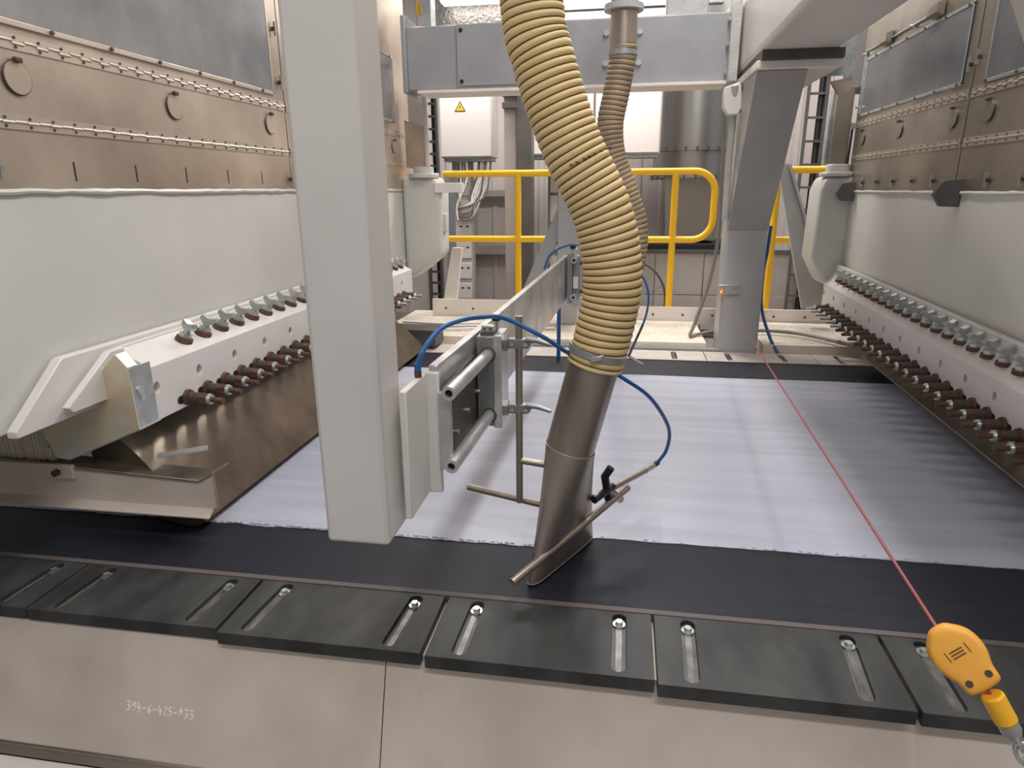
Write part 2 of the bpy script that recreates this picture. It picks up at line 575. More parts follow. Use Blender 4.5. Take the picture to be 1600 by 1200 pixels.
# ------------------------------------------------------------------ machine walls (spinning units)
def wall_unit(side):
    """side -1: left unit (face at X=-1.66 looking +X); side +1: right unit (face at X=1.5 looking -X)"""
    L = side < 0
    XF = -1.66 if L else 1.5
    d = 1 if L else -1               # direction out of the wall, toward the aisle
    y0, y1 = (0.2, 5.25) if L else (1.0, 5.06)
    zb = 1.112 if L else 1.078
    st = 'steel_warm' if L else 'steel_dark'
    t = thing('spinning_unit', (XF - d * 0.6, 3.0, -0.4),
              'tall white and stainless machine housing on the left of the web' if L else
              'tall white and stainless machine housing on the right of the web', 'machine')
    X = lambda o: XF + d * o

    def bx(o0, o1, a, b_, z0, z1):
        x0, x1 = sorted((X(o0), X(o1)))
        return MB().box(x0, x1, a, b_, z0, z1)
    bx(-1.2, -0.012, y0, y1, 0.475 if L else 0.30, 3.2).build('housing_body', 'dark_grey', t)
    for ly in ((0.25, 5.0) if L else (1.05, 4.95)):
        bx(-1.1, -0.95, ly, ly + 0.15, -0.5, 0.46).build('support_leg', 'grey_paint', t)
    zlow = 0.462 if L else 0.28
    bx(-0.02, 0.0, y0, y1, zlow, zb - 0.004).build('casing_panel', 'casing_paint', t, bevel=0.004)
    # uneven sealant bead under the steel
    rr2 = random.Random(5)
    pth = [(X(0.002), y0 + i * 0.05, zb - 0.006 + rr2.uniform(-.002, .002)) for i in range(int((y1 - y0) / 0.05))]
    MB().tube(pth, [0.0085 + rr2.uniform(-.002, .002) for _ in pth], 8).build('sealant_bead', 'casing_paint', t)
    # steel door panels
    splits = [(y0, 3.262), (3.270, y1 - 0.02)] if L else [(y0, 3.485), (3.497, y1 - 0.01)]
    for pi, (a, e) in enumerate(splits):
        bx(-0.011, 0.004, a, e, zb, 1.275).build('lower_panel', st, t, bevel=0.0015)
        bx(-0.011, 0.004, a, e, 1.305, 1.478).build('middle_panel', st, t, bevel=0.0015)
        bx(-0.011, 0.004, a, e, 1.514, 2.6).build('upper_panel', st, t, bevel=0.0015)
        for (h0, h1, wavy) in ((1.270, 1.308, False), (1.476, 1.516, True)):
            zm = (h0 + h1) / 2
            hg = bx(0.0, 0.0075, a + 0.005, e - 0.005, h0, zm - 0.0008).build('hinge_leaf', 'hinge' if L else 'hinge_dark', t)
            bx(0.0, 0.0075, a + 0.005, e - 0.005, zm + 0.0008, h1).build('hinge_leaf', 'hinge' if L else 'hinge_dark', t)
            # knuckles
            kb = MB()
            yy = a + 0.02
            k = 0
            while yy < e - 0.03:
                zo = zm + (0.002 if k % 2 else -0.002) * (1.6 if wavy else 0.4)
                kb.cyl((X(0.007), yy, zo), (X(0.007), yy + 0.0385, zo), 0.0042, n=8)
                yy += 0.04
                k += 1
            stuff(kb.build('hinge_knuckles', 'hinge' if L else 'hinge_dark', t))
            rb = MB()
            yy = a + 0.03
            while yy < e - 0.02:
                for z in (h0 + 0.008, h1 - 0.008):
                    rb.cyl((X(0.006), yy, z), (X(0.0105), yy, z), 0.0052, 0.0035, n=8)
                yy += 0.08
            stuff(rb.build('rivets', 'rivet', t))
    # windows
    wins = [(0.9, 3.165, 1.54, 2.2), (3.40, 4.92, 1.57, 2.0)] if L else [(3.58, 4.97, 1.545, 1.885), (1.9, 3.37, 1.525, 2.2)]
    for wi, (a, e, z0, z1) in enumerate(wins):
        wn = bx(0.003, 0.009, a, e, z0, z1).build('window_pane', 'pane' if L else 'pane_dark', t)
        fr = MB()
        for (ya, ye, za, ze) in ((a, e, z0 - 0.004, z0 + 0.012), (a, e, z1 - 0.012, z1 + 0.004), (a, a + 0.012, z0, z1), (e - 0.012, e, z0, z1)):
            x0, x1 = sorted((X(0.003), X(0.012)))
            fr.box(x0, x1, ya, ye, za, ze)
        fr.build('window_frame', 'galvanised' if not L else 'hinge', wn, bevel=0.002)
        sme = MB().cyl((0, 0, 0), (d * 0.008, 0, 0), 0.0075, 0.006, n=8).mesh('window_screw', 'rivet')
        yy = a + 0.04
        while yy < e:
            for z in (z0 + 0.004, z1 - 0.004):
                o_ = inst('window_screw', sme, wn, (X(0.010), yy, z))
            yy += 0.235
    # round swivel covers with clip
    ys = [1.735, 2.405, 3.105, 3.56, 4.22, 4.86] if L else [4.87, 4.26, 3.615, 3.29, 2.65, 2.0]
    for y in ys:
        z = 1.405
        cv = MB().cyl((X(0.003), y, z), (X(0.012), y, z), 0.043, n=28).build('round_cover', st, t)
        MB().ring((X(0.0035), y, z), (X(0.010), y, z), 0.046, 0.0425, 28).build('cover_rim', 'rivet', cv)
        MB().obox((X(0.016), y + 0.004, z + 0.045), (1, 0, 0), (0, 1, 0), (0, 0, 1), 0.008, 0.011, 0.007).build('clip', 'rivet', cv, bevel=0.003)
    if L:
        for y in (1.882, 2.151, 2.425, 2.706, 2.982, 3.5, 3.77, 4.05, 4.3, 4.6):
            bx(0.002, 0.0046, y - 0.003, y + 0.003, 1.136, 1.192).build('slit', 'dark_hole', t)
        nuts = [(1.612, 1.165), (3.245, 1.160), (3.225, 1.60), (3.215, 1.83)]
    else:
        nuts = [(4.75, 1.129), (4.50, 1.130), (4.24, 1.131), (3.975, 1.129), (3.715, 1.127), (3.19, 1.125), (2.93, 1.125), (3.52, 1.62), (3.45, 1.64)]
    for (y, z) in nuts:
        n_ = MB().cyl((X(0.004), y, z), (X(0.02), y, z), 0.010, n=6).build('latch_nut', 'rivet', t)
        MB().box(*sorted((X(0.012), X(0.024))), y - 0.003, y + 0.003, z - 0.030, z + 0.030).build('wing', 'zinc', n_)
    return t, X, bx


tl, XL, bxl = wall_unit(-1)
tr, XR, bxr = wall_unit(1)
# right window: top latch bar, hooks
MB().tube([(1.488, 4.98, 1.56), (1.488, 4.98, 1.93), (1.488, 4.75, 1.93), (1.488, 4.0, 1.93)], 0.006, 8).build('latch_rod', 'galvanised', tr)
for y in (4.62, 3.95):
    MB().prism([(1.49, 1.90), (1.455, 1.915), (1.455, 1.955), (1.49, 1.97)], 'y', y - 0.06, y + 0.06).build('hook_bracket', 'steel_dark', tr)
for (y, z) in ((4.99, 1.915), (4.99, 1.60), (4.25, 1.925)):
    MB().cyl((1.50, y, z), (1.465, y, z), 0.008, n=10).build('stud', 'bolt', tr)
MB().box(1.502, 2.4, 5.0, 5.5, 1.74, 3.2).build('upper_extension', 'dark_grey', tr)
# hexagonal stop brackets below the right doors
for yy in (3.42, 4.90):
    hx = [(1.50, 1.01), (1.42, 1.012), (1.385, 1.065), (1.415, 1.125), (1.50, 1.135)]
    MB().prism(hx, 'y', yy, yy + 0.035).build('stop_bracket', 'dark_grey', tr, bevel=0.003)
# far end housings of both units (rounded posts with caps)
for L, root in ((True, tl), (False, tr)):
    if L:
        pts = [(-1.66, 1.20), (-1.40, 1.20), (-1.355, 1.10), (-1.365, 0.63), (-1.50, 0.52), (-1.58, 0.46), (-1.66, 0.44)]
        MB().prism(pts, 'y', 5.0, 5.25).build('end_housing', 'casing_paint', root, bevel=0.035, seg=4)
        MB().cyl((-1.50, 5.06, 1.19), (-1.50, 5.06, 1.225), 0.115, n=24).build('end_cap', 'casing_paint', root, bevel=0.008)
        MB().cyl((-1.50, 5.06, 1.225), (-1.50, 5.06, 1.27), 0.075, n=24).build('end_collar', 'casing_paint', root, bevel=0.005)
        MB().box(-1.60, -1.47, 5.06, 5.09, 1.29, 1.80).build('end_plate', 'cabinet', root, bevel=0.004)
        MB().prism([(-1.62, 1.27), (-1.475, 1.24), (-1.465, 1.55), (-1.62, 1.60)], 'y', 5.02, 5.045).build('end_plate', 'steel_warm', root, bevel=0.004)
        MB().box(-1.40, -1.19, 4.98, 5.04, 1.085, 1.155).build('switch_arm', 'toe', root, bevel=0.004)
        MB().box(-1.365, -1.335, 5.05, 5.12, 0.80, 0.93).build('end_box', 'cabinet', root, bevel=0.004)
        MB().tube([(-1.455, 5.02, 1.27), (-1.455, 5.02, 1.75)], 0.018, 12).build('end_tube', 'cabinet', root)
    else:
        pts = [(1.52, 1.18), (1.335, 1.17), (1.305, 1.08), (1.30, 0.62), (1.40, 0.44), (1.52, 0.42)]
        MB().prism(pts, 'y', 4.98, 5.3).build('end_housing', 'casing_paint', root, bevel=0.035, seg=4)
        MB().cyl((1.415, 5.06, 1.17), (1.415, 5.06, 1.20), 0.11, n=24).build('end_cap', 'casing_paint', root, bevel=0.008)
        MB().cyl((1.42, 5.06, 1.20), (1.42, 5.06, 1.25), 0.075, n=24).build('end_collar', 'casing_paint', root, bevel=0.005)
        MB().box(1.36, 1.47, 5.06, 5.10, 1.25, 1.74).build('end_plate', 'steel_dark', root, bevel=0.004)
        MB().prism([(1.335, 1.25), (1.375, 1.25), (1.405, 1.70), (1.39, 1.735), (1.345, 1.735)], 'y', 5.10, 5.16).build('end_plate', 'galvanised', root, bevel=0.004)
        MB().tube([(1.47, 5.04, 1.25), (1.475, 5.04, 1.47)], 0.008, 8).build('latch_rod', 'black', root)
        MB().cyl((1.475, 5.04, 1.47), (1.475, 5.04, 1.51), 0.014, n=10).build('rod_end', 'zinc', root)

# ------------------------------------------------------------------ bolted beams
# bolt meshes along +Z from the seat
b_w = MB().cyl((0, 0, 0), (0, 0, 0.012), 0.029, 0.027, n=18).mesh('washer', 'rust')
b_s = MB().cyl((0, 0, 0.011), (0, 0, 0.052), 0.0205, 0.019, n=14).mesh('sleeve', 'rust_dark')
b_h = MB().cyl((0, 0, 0.052), (0, 0, 0.082), 0.0215, n=6).mesh('hexagon', 'rust')
b_n = MB().cyl((0, 0, 0.082), (0, 0, 0.093), 0.0205, 0.018, n=12).mesh('lock_nut', 'zinc')
b_t = MB().cyl((0, 0, 0.0), (0, 0, 0.138), 0.0118, 0.0095, n=10).mesh('adjusting_bolt', 'rust')
b_tz = MB().cyl((0, 0, 0.0), (0, 0, 0.138), 0.0118, 0.0095, n=10).mesh('adjusting_bolt', 'zinc')
u_w = MB().cyl((0, 0, 0), (0, 0, 0.014), 0.031, 0.029, n=18).mesh('washer', 'rust')
u_n = MB().cyl((0, 0, 0.012), (0, 0, 0.032), 0.0225, n=6).mesh('nut', 'zinc')
tb = MB().cyl((0, 0, 0.0), (0, 0, 0.056), 0.0125, n=10)
tb.prism([(-0.012, 0.042), (0.012, 0.042), (0.029, 0.060), (0.024, 0.074), (0, 0.066), (-0.024, 0.074), (-0.029, 0.060)], 'y', -0.013, 0.013)
u_t = tb.mesh('clamp_bolt', 'zinc')
q_z = lambda dvec: Vector((0, 0, 1)).rotation_difference(v3(dvec).normalized())


def beam(root, d, xf, zf0, zf1, ya, ye, xtop, ztop, holes_y, zhole, bolts_y, zb, ups_y, pl, upax, zinc_from=99):
    """bolted clamping beam; d = direction out of the machine"""
    # front plate with counterbored holes
    hl = [[(y + 0.0155 * math.cos(2 * math.pi * i / 16), zhole + 0.0185 * math.sin(2 * math.pi * i / 16)) for i in range(16)] for y in holes_y]
    sl = [stadium(y - 0.018 * 0, zb, y, zb + 0.0001, 0.013) for y in []]
    MB().holed([(ya, zf0), (ye, zf0), (ye, zf1), (ya, zf1)], hl, lambda u, v, w_: (xf - d * w_, u, v), 0.0, 0.028).build('front_plate', 'white_paint', root, smooth=False, bevel=0.002)
    cap = [(xf - d * 0.028, zf0), (xf - d * 0.028, zf1 - 0.003), (xtop, ztop - 0.012), (xtop, zf0)]
    MB().prism(cap, 'y', ya + 0.006, ye - 0.006).build('beam_core', 'casing_paint', root)
    top = [(xf, zf1), (xtop, ztop), (xtop, ztop - 0.012), (xf - d * 0.003, zf1 - 0.014)]
    MB().prism(top, 'y', ya, ye).build('top_plate', 'white_paint', root, bevel=0.002)
    for (x0, x1, a, e, z0, z1, ch) in pl:
        prof_ = [(a, z1), (e, z1), (e, z0), (a + ch - 0.17 if ch else a, z0)] if not ch else [(a, z1), (e, z1), (e, z0), (a - ch, z0), (a - ch, z0 + 0.02)]
        MB().prism(prof_, 'x', *sorted((x0, x1))).build('flange_plate', 'white_paint', root, bevel=0.003)
    ax = q_z((d, 0, -0.06))
    for i, y in enumerate(bolts_y):
        o = inst('adjusting_bolt', b_tz if y > zinc_from else b_t, root, (xf, y, zb), ax)
        for nm, me in (('washer', b_w), ('sleeve', b_s), ('hexagon', b_h), ('lock_nut', b_n)):
            subinst(nm, me, o)
        MB().prism(stadium(y - 0.04, zb, y, zb, 0.014), 'x', *sorted((xf - d * 0.002, xf + d * 0.0012))).build('bolt_slot', 'dark_hole', root)
    aq = q_z(upax)
    mx, mz = xf + (xtop - xf) * 0.52, zf1 + (ztop - zf1) * 0.52
    for i, y in enumerate(ups_y):
        o = inst('clamp_bolt', u_t, root, (mx, y, mz), aq @ Euler((0, 0, R((i * 37) % 40 - 20))).to_quaternion())
        subinst('washer', u_w, o)
        subinst('nut', u_n, o)


rb_l = thing('bolted_beam', (-1.55, 3.2, 0.38), 'white bolted clamping beam on the left housing with rusty bolts', 'machine beam', 'bolted beams beside the web')
beam(rb_l, 1, -1.49, 0.38, 0.56, 1.855, 4.62, -1.605, 0.615, [1.873 + .229 * i for i in range(12)], 0.488,
     [2.015 + .1137 * i for i in range(22)], 0.412, [2.121 + .1145 * i for i in range(22)],
     [(-1.603, -1.615, 1.855, 4.62, 0.50, 0.622, 0), (-1.616, -1.648, 1.658, 4.72, 0.455, 0.636, 0.195)], (0.42, 0.15, 0.9), 4.0)
MB().prism([(1.80, 0.625), (1.86, 0.625), (1.86, 0.48), (1.62, 0.48), (1.605, 0.50)], 'x', -1.60, -1.575).build('flange_plate', 'white_paint', rb_l, bevel=0.003)

rb_r = thing('bolted_beam', (1.45, 4.96, 0.25), 'white bolted clamping beam on the right housing with rusty bolts', 'machine beam', 'bolted beams beside the web')
beam(rb_r, -1, 1.40, 0.262, 0.452, 1.30, 4.985, 1.462, 0.548, [4.962 - .23 * i for i in range(14)], 0.388,
     [4.82 - .1128 * i for i in range(28)], 0.312, [4.754 - .1141 * i for i in range(28)],
     [(1.455, 1.485, 1.30, 5.06, 0.46, 0.588, 0)], (-0.12, -0.08, 1.0), 4.15)
rb_r.rotation_euler = (R(1.25), 0, 0)

# galvanised end cover on the near end of the left beam
ec = thing('beam_end_cover', (-1.65, 1.78, 0.25), 'yellowish zinc plated cover on the near end of the left beam', 'cover plate')
poly = [(-1.523, 0.626), (-1.487, 0.585), (-1.483, 0.385), (-1.762, 0.266), (-1.805, 0.272), (-1.815, 0.30), (-1.835, 0.345), (-1.832, 0.40), (-1.742, 0.419)]
MB().prism(poly, 'y', 1.755, 1.760).build('cover_face', 'zinc_yellow', ec, smooth=False)
MB().box(-1.491, -1.486, 1.757, 1.854, 0.383, 0.583).build('side_flange', 'zinc', ec, bevel=0.001)
MB().prism([(-1.523, 0.626), (-1.487, 0.585), (-1.490, 0.582), (-1.526, 0.622)], 'y', 1.757, 1.80).build('top_flange', 'zinc', ec)
MB().prism([(-1.483, 0.385), (-1.762, 0.266), (-1.762, 0.262), (-1.483, 0.381)], 'y', 1.757, 1.86).build('bottom_flange', 'zinc', ec)
MB().cyl((-1.488, 1.79, 0.505), (-1.482, 1.79, 0.505), 0.013, n=16).build('screw', 'bolt', ec)
MB().prism(stadium(1.80, 0.486, 1.80, 0.478, 0.012), 'x', -1.4875, -1.4845).build('screw_slot', 'bolt', ec)
MB().box(-1.86, -1.835, 1.765, 1.80, 0.30, 0.40).build('end_tab', 'alu', ec)

# bronze coloured deflectors
dl = thing('curved_deflector', (-1.5, 3.2, 0.003), 'brown tarnished curved deflector under the left bolted beam', 'deflector', 'deflectors at the web')
bot = [(-1.362, 0.030), (-1.385, 0.014), (-1.42, 0.006), (-1.47, 0.005), (-1.55, 0.010), (-1.64, 0.022), (-1.72, 0.036), (-1.83, 0.066)]
topc = []
for i in range(13):
    a = i / 12
    topc.append((-1.70 + 0.338 * a, 0.395 - 0.365 * a + 0.075 * math.sin(a * math.pi)))
rings = []
for y, k in ((1.842, 0.0), (4.43, 0.0)):
    rings.append([(x, y - (min(0.06, 0.45 * max(0, z - 0.05)) if y < 2 else 0.8 * max(0, z - 0.05)) + (0.09 * ((-1.42 - x) / 0.4) ** 1.0 if (y < 2 and x < -1.42 and z < 0.1) else 0), z) for x, z in topc + bot])
MB().loft(rings).build('deflector_sheet', 'bronze', dl, ang=50)
dr = thing('curved_deflector', (1.5, 3.2, 0.003), 'brown deflector with a bright thin edge under the right beam', 'deflector', 'deflectors at the web')
V = []
tipx = lambda y: 1.445 + (y - 2.2) * 0.0385
for y in (1.0, 4.46):
    tx = tipx(y)
    V.append([(tx, y, 0.060), (tx + 0.02, y, 0.075), (tx + 0.07, y, 0.13), (tx + 0.11, y, 0.24), (tx + 0.11, y, 0.30), (tx + 0.16, y, 0.30), (tx + 0.16, y, 0.05), (tx + 0.05, y, 0.045)])
MB().loft(V).build('deflector_sheet', 'bronze', dr, ang=50)
MB().tube([(tipx(1.0) - 0.001, 1.0, 0.060), (tipx(4.46) - 0.001, 4.46, 0.060)], 0.0028, 6).build('edge_highlight', 'hinge', dr)  # thin pale tube added to draw the highlight on the sheet edge

# stainless gutter and brush seal at the left
gt = thing('steel_gutter', (-1.7, 1.75, 0.10), 'stainless sheet gutter jutting over the belt at the left', 'gutter')
MB().prism([(-3.2, 0.27), (-1.81, 0.243), (-1.30, 0.222), (-1.248, 0.252), (-1.246, 0.135), (-1.275, 0.120), (-3.2, 0.155)], 'y', 1.752, 1.756).build('front_sheet', 'steel_plate', gt, smooth=False)
MB().prism([(1.756, 0.005), (1.752, 0.0), (1.722, -0.018), (1.722, -0.022), (1.757, -0.002)], 'x', -3.2, -1.262).build('drip_lip', 'steel_plate', gt, smooth=False)
lip = [o for o in COL.objects if o.name.startswith('drip_lip')][0]
lip.location.z += 0.128
MB().prism([(-3.2, 0.272), (-1.81, 0.245), (-1.30, 0.224), (-1.248, 0.254), (-1.248, 0.250), (-1.30, 0.220), (-1.81, 0.241), (-3.2, 0.268)], 'y', 1.745, 1.84).build('top_flange', 'stainless', gt, smooth=False)
MB().tube([(-3.2, 1.751, 0.27), (-1.81, 1.751, 0.244), (-1.30, 1.751, 0.223), (-1.248, 1.751, 0.253), (-1.246, 1.751, 0.135), (-1.272, 1.751, 0.121)], 0.0028, 6).build('edge_highlight', 'hinge', gt)  # pale tube added as the bright line of light along the gutter edge
MB().box(-3.2, -1.74, 1.738, 1.752, 0.205, 0.253).build('clamp_strip', 'steel_plate', gt, bevel=0.002)
MB().cyl((-1.795, 1.738, 0.228), (-1.795, 1.722, 0.228), 0.012, n=6).build('bolt', 'rust_dark', gt)
MB().obox((-1.40, 1.83, 0.285), (1, 0.75, 0.0), (-0.75, 1, 0), (0, 0, 1), 0.075, 0.018, 0.003).build('support_tab', 'alu', gt)
bs = thing('brush_seal', (-2.0, 1.76, 0.24), 'dusty bristle seal between left housing and gutter', 'brush')
MB().box(-3.2, -1.84, 1.79, 1.81, 0.24, 0.44).build('backing_strip', 'bristle', bs)
b = MB()
rr = random.Random(9)
for i in range(150):
    x = -3.0 + i * 0.0078
    b.obox((x, 1.785 + rr.uniform(-.002, .002), 0.335 + rr.uniform(-.003, .003)), (1, 0, rr.uniform(-.05, .05)), (0, 1, 0), (0, 0, 1), 0.0028, 0.006, 0.085)
stuff(b.build('bristles', 'bristle', bs, smooth=False))

# ------------------------------------------------------------------ foreground white pillar, slide bracket, bar
pil = thing('hanging_pillar', (-0.536, 1.262, 0.375), 'white square steel pillar hanging in the left foreground', 'pillar')
MB().box(-0.606, -0.466, 1.20, 1.325, 0.375, 3.2).build('pillar_tube', 'white_paint', pil, bevel=0.010, seg=4)

br = thing('slide_bracket', (-0.40, 1.55, 0.44), 'aluminium slide bracket with two guide tubes on the white pillar', 'bracket')
pa, pb = Vector((-0.422, 1.43, 0)), Vector((-0.345, 4.12, 0))
dirb = (pb - pa).normalized()
sideb = Vector((dirb.y, -dirb.x, 0))
mid = (pa + pb) / 2
MB().obox((mid.x, mid.y, 0.583), dirb, sideb, (0, 0, 1), (pb - pa).length / 2, 0.012, 0.132).build('cross_bar', 'alu', br, bevel=0.004)
MB().box(-0.452, -0.436, 1.27, 1.43, 0.405, 0.698).build('mounting_plate', 'white_paint', br, bevel=0.003)
MB().box(-0.445, -0.408, 1.42, 1.436, 0.40, 0.70).build('flange', 'white_paint', br, bevel=0.003)
MB().box(-0.408, -0.380, 1.41, 1.43, 0.465, 0.655).build('flange_lip', 'alu', br, bevel=0.002)
MB().box(-0.404, -0.396, 1.43, 1.86, 0.465, 0.66).build('dark_plate', 'dark_grey', br)
for z in (0.662, 0.485):
    g = MB().ring((-0.375, 1.385, z), (-0.355, 1.88, z), 0.0168, 0.0092, 24).build('guide_tube', 'alu', br)
    MB().cyl((-0.375, 1.395, z), (-0.375, 1.40, z), 0.0093, n=16).build('tube_plug', 'dark_hole', g)
for y, z in ((1.50, 0.530), (1.62, 0.545), (1.76, 0.555)):
    MB().cyl((-0.396, y, z), (-0.384, y, z), 0.0065, n=10).build('stud', 'bolt', br)


def clamp_head(root, y, z0, z1, far_=False):
    MB().box(-0.392, -0.345, y, y + 0.10, z0, z1).build('clamp_block', 'alu_grey', root, bevel=0.002)
    MB().box(-0.345, -0.322, y - 0.002, y + 0.11, z0 - 0.004, z1 + 0.004).build('face_plate', 'alu', root, bevel=0.002)
    MB().box(-0.385, -0.345, y + 0.02, y + 0.07, z1, z1 + 0.008).build('stop_base', 'dark_grey', root)
    st = MB().box(-0.383, -0.347, y + 0.025, y + 0.055, z1 + 0.008, z1 + 0.026).build('stop_block', 'alu', root, bevel=0.002)
    for dx in (-0.374, -0.357):
        MB().cyl((dx, y + 0.024, z1 + 0.017), (dx, y + 0.0262, z1 + 0.017), 0.0045, n=10).build('screw', 'dark_grey', st)
    kn = MB().cyl((-0.352, y + 0.09, z1), (-0.352, y + 0.09, z1 + 0.028), 0.006, n=10).build('knob_stem', 'bolt', root)
    MB().cyl((-0.352, y + 0.09, z1 + 0.028), (-0.352, y + 0.09, z1 + 0.043), 0.012, 0.017, n=18).build('knob', 'black', kn, bevel=0.003)


clamp_head(br, 1.76, 0.452, 0.712)
MB().cyl((-0.359, 1.757, 0.662), (-0.359, 1.765, 0.662), 0.022, n=20).build('tube_collar', 'dark_grey', br)
MB().cyl((-0.359, 1.757, 0.485), (-0.359, 1.765, 0.485), 0.022, n=20).build('tube_collar', 'dark_grey', br)

fbk = thing('slide_bracket', (-0.33, 4.06, 0.44), 'small aluminium slide bracket at the far end of the bar', 'bracket')
MB().box(-0.325, -0.295, 3.99, 4.12, 0.44, 0.735).build('back_plate', 'alu_grey', fbk, bevel=0.003)
MB().box(-0.295, -0.255, 4.02, 4.10, 0.46, 0.72).build('face_plate', 'alu_grey', fbk, bevel=0.003)
MB().box(-0.31, -0.272, 4.0, 4.05, 0.735, 0.765).build('stop_block', 'alu', fbk, bevel=0.003)
MB().cyl((-0.295, 4.0, 0.765), (-0.295, 4.0, 0.785), 0.017, n=14).build('knob', 'black', fbk)
for z in (0.70, 0.48):
    MB().ring((-0.285, 3.96, z), (-0.285, 4.05, z), 0.019, 0.009, 16).build('guide_tube', 'alu', fbk)
MB().box(-0.29, -0.26, 4.0, 4.012, 0.53, 0.60).build('label_plate', 'cabinet', fbk)
for z in (0.68, 0.51):
    MB().cyl((-0.255, 4.05, z), (-0.215, 4.05, z), 0.016, n=12).build('rod_clamp', 'dark_grey', fbk)
MB().cyl((-0.228, 4.05, 0.30), (-0.228, 4.05, 0.74), 0.009, n=10).build('holder_rod', 'stainless', fbk)
for y, z in ((4.11, 0.415), (4.09, 0.42)):
    pass
MB().box(-0.31, -0.22, 4.13, 4.15, 0.40, 0.455).build('lower_plate', 'cabinet', fbk)

# nozzle holder rod with two lever clamps
nh = thing('nozzle_holder', (-0.279, 1.80, 0.19), 'stainless holder rod with two lever clamps beside the suction nozzle', 'holder')
MB().cyl((-0.279, 1.80, 0.20), (-0.279, 1.80, 0.765), 0.0104, n=14).build('upright_rod', 'pipe', nh)
MB().tube([(-0.455, 1.88, 0.20), (-0.19, 1.785, 0.20)], 0.0104, 14).build('lower_rod', 'pipe', nh)
MB().tube([(-0.279, 1.80, 0.335), (-0.17, 1.80, 0.322)], 0.0104, 14).build('upper_rod', 'pipe', nh)
for z in (0.688, 0.496):
    c = MB().prism(stadium(-0.312, 0, -0.258, 0, 0.0135), 'y', 1.790, 1.815).build('lever_clamp', 'alu_grey', nh, bevel=0.002)
    c.location.z += z
    for dx in (-0.297, -0.258):
        sc = MB().cyl((dx, 1.780, 0), (dx, 1.786, 0), 0.006, n=10).build('screw', 'bolt', c)
    MB().tube([(-0.258, 1.795, 0.012), (-0.225, 1.79, 0.010), (-0.185, 1.785, 0.0)], [0.009, 0.0075, 0.0055], 10).build('lever', 'alu_grey', c)
    MB().cyl((-0.326, 1.80, 0), (-0.31, 1.80, 0), 0.024, n=6).build('flange_nut', 'alu_grey', c)


# ------------------------------------------------------------------ hoses and suction nozzles
def ribbed_hose(root, path, r, pitch, m, nseg=22):
    P = spline(path, 26)
    # resample by arc length
    L = [0]
    for a, b_ in zip(P, P[1:]):
        L.append(L[-1] + (b_ - a).length)
    step = pitch / 6
    n = int(L[-1] / step)
    Q, j = [], 0
    for i in range(n + 1):
        t = i * step
        while j < len(L) - 2 and L[j + 1] < t:
            j += 1
        f = (t - L[j]) / max(1e-9, L[j + 1] - L[j])
        Q.append(P[j].lerp(P[j + 1], min(1, f)))
    fr = frames(Q)
    rings_ = []
    for i, (q, (t, u, w_)) in enumerate(zip(Q, fr)):
        ring = []
        for k in range(nseg):
            a = 2 * math.pi * k / nseg
            ph = (i / 6 - k / nseg) % 1.0
            bul = math.sin(math.pi * ph) ** 0.7
            ring.append(q + (u * math.cos(a) + w_ * math.sin(a)) * (r - 0.0045 + 0.0055 * bul))
        rings_.append(ring)
    body = MB().loft(rings_).build('hose_wall', m, root, ang=80)
    hp = []
    tot = n / 6
    m_ = int(tot * nseg)
    for k in range(m_):
        i = k / nseg * 6
        a = 2 * math.pi * k / nseg
        i0 = min(int(i), n - 1)
        f = i - i0
        q = Q[i0].lerp(Q[i0 + 1], f)
        t, u, w_ = fr[i0]
        hp.append(q + (u * math.cos(a) + w_ * math.sin(a)) * (r - 0.0030))
    # keep the sweep aligned with the hose: flat section triangle
    MB().tube(hp, 0.0023, 5).build('spiral_wire', 'hose_wire', root, ang=80)
    return Q, fr


hs = thing('suction_hose', (-0.06, 1.80, 0.66), 'large tan ribbed suction hose hanging in the centre', 'hose', 'ribbed suction hoses')
ribbed_hose(hs, [(-0.285, 1.80, 2.6), (-0.275, 1.80, 2.0), (-0.244, 1.80, 1.543), (-0.212, 1.80, 1.40), (-0.146, 1.80, 1.219), (-0.055, 1.80, 1.03),
                 (-0.026, 1.80, 0.86), (-0.050, 1.80, 0.70), (-0.068, 1.80, 0.63)], 0.078, 0.0192, 'hose')
ax0, ax1 = Vector((-0.052, 1.80, 0.70)), Vector((-0.130, 1.80, 0.385))
axd = (ax1 - ax0).normalized()
hc = ax0 + axd * 0.03
cl = MB().ring(hc - axd * 0.009, hc + axd * 0.009, 0.0815, 0.076, 32).build('hose_clip', 'galvanised', hs)
MB().obox(hc + Vector((0.0, -0.083, 0.0)), (1, 0, 0.2), (0, 1, 0), axd, 0.016, 0.007, 0.008).build('clip_screw', 'bolt', cl, bevel=0.002)
b = MB()
rr = random.Random(4)
for k in range(9):          # faint printed marks on the hose wall
    a = R(-100 + k * 11 + rr.uniform(-3, 3))
    c0 = Vector((-0.118, 1.80, 1.165)) + Vector((math.cos(a) * 0.0785, math.sin(a) * 0.0785, math.cos(a) * 0.036))
    b.obox(c0, (-math.sin(a), math.cos(a), 0), (math.cos(a), math.sin(a), 0), (0.2, 0, 1), 0.005, 0.0012, 0.0018)
stuff(b.build('printed_marks', 'print', hs, smooth=False))

nz = thing('suction_nozzle', (-0.15, 1.82, 0.008), 'brushed steel suction pipe flattened to a slit nozzle above the belt', 'nozzle')
p0 = ax0 + axd * 0.01
MB().tube([p0 + axd * (0.02 * i) for i in range(17)], 0.0705, 40, cap=False).build('pipe', 'pipe', nz)
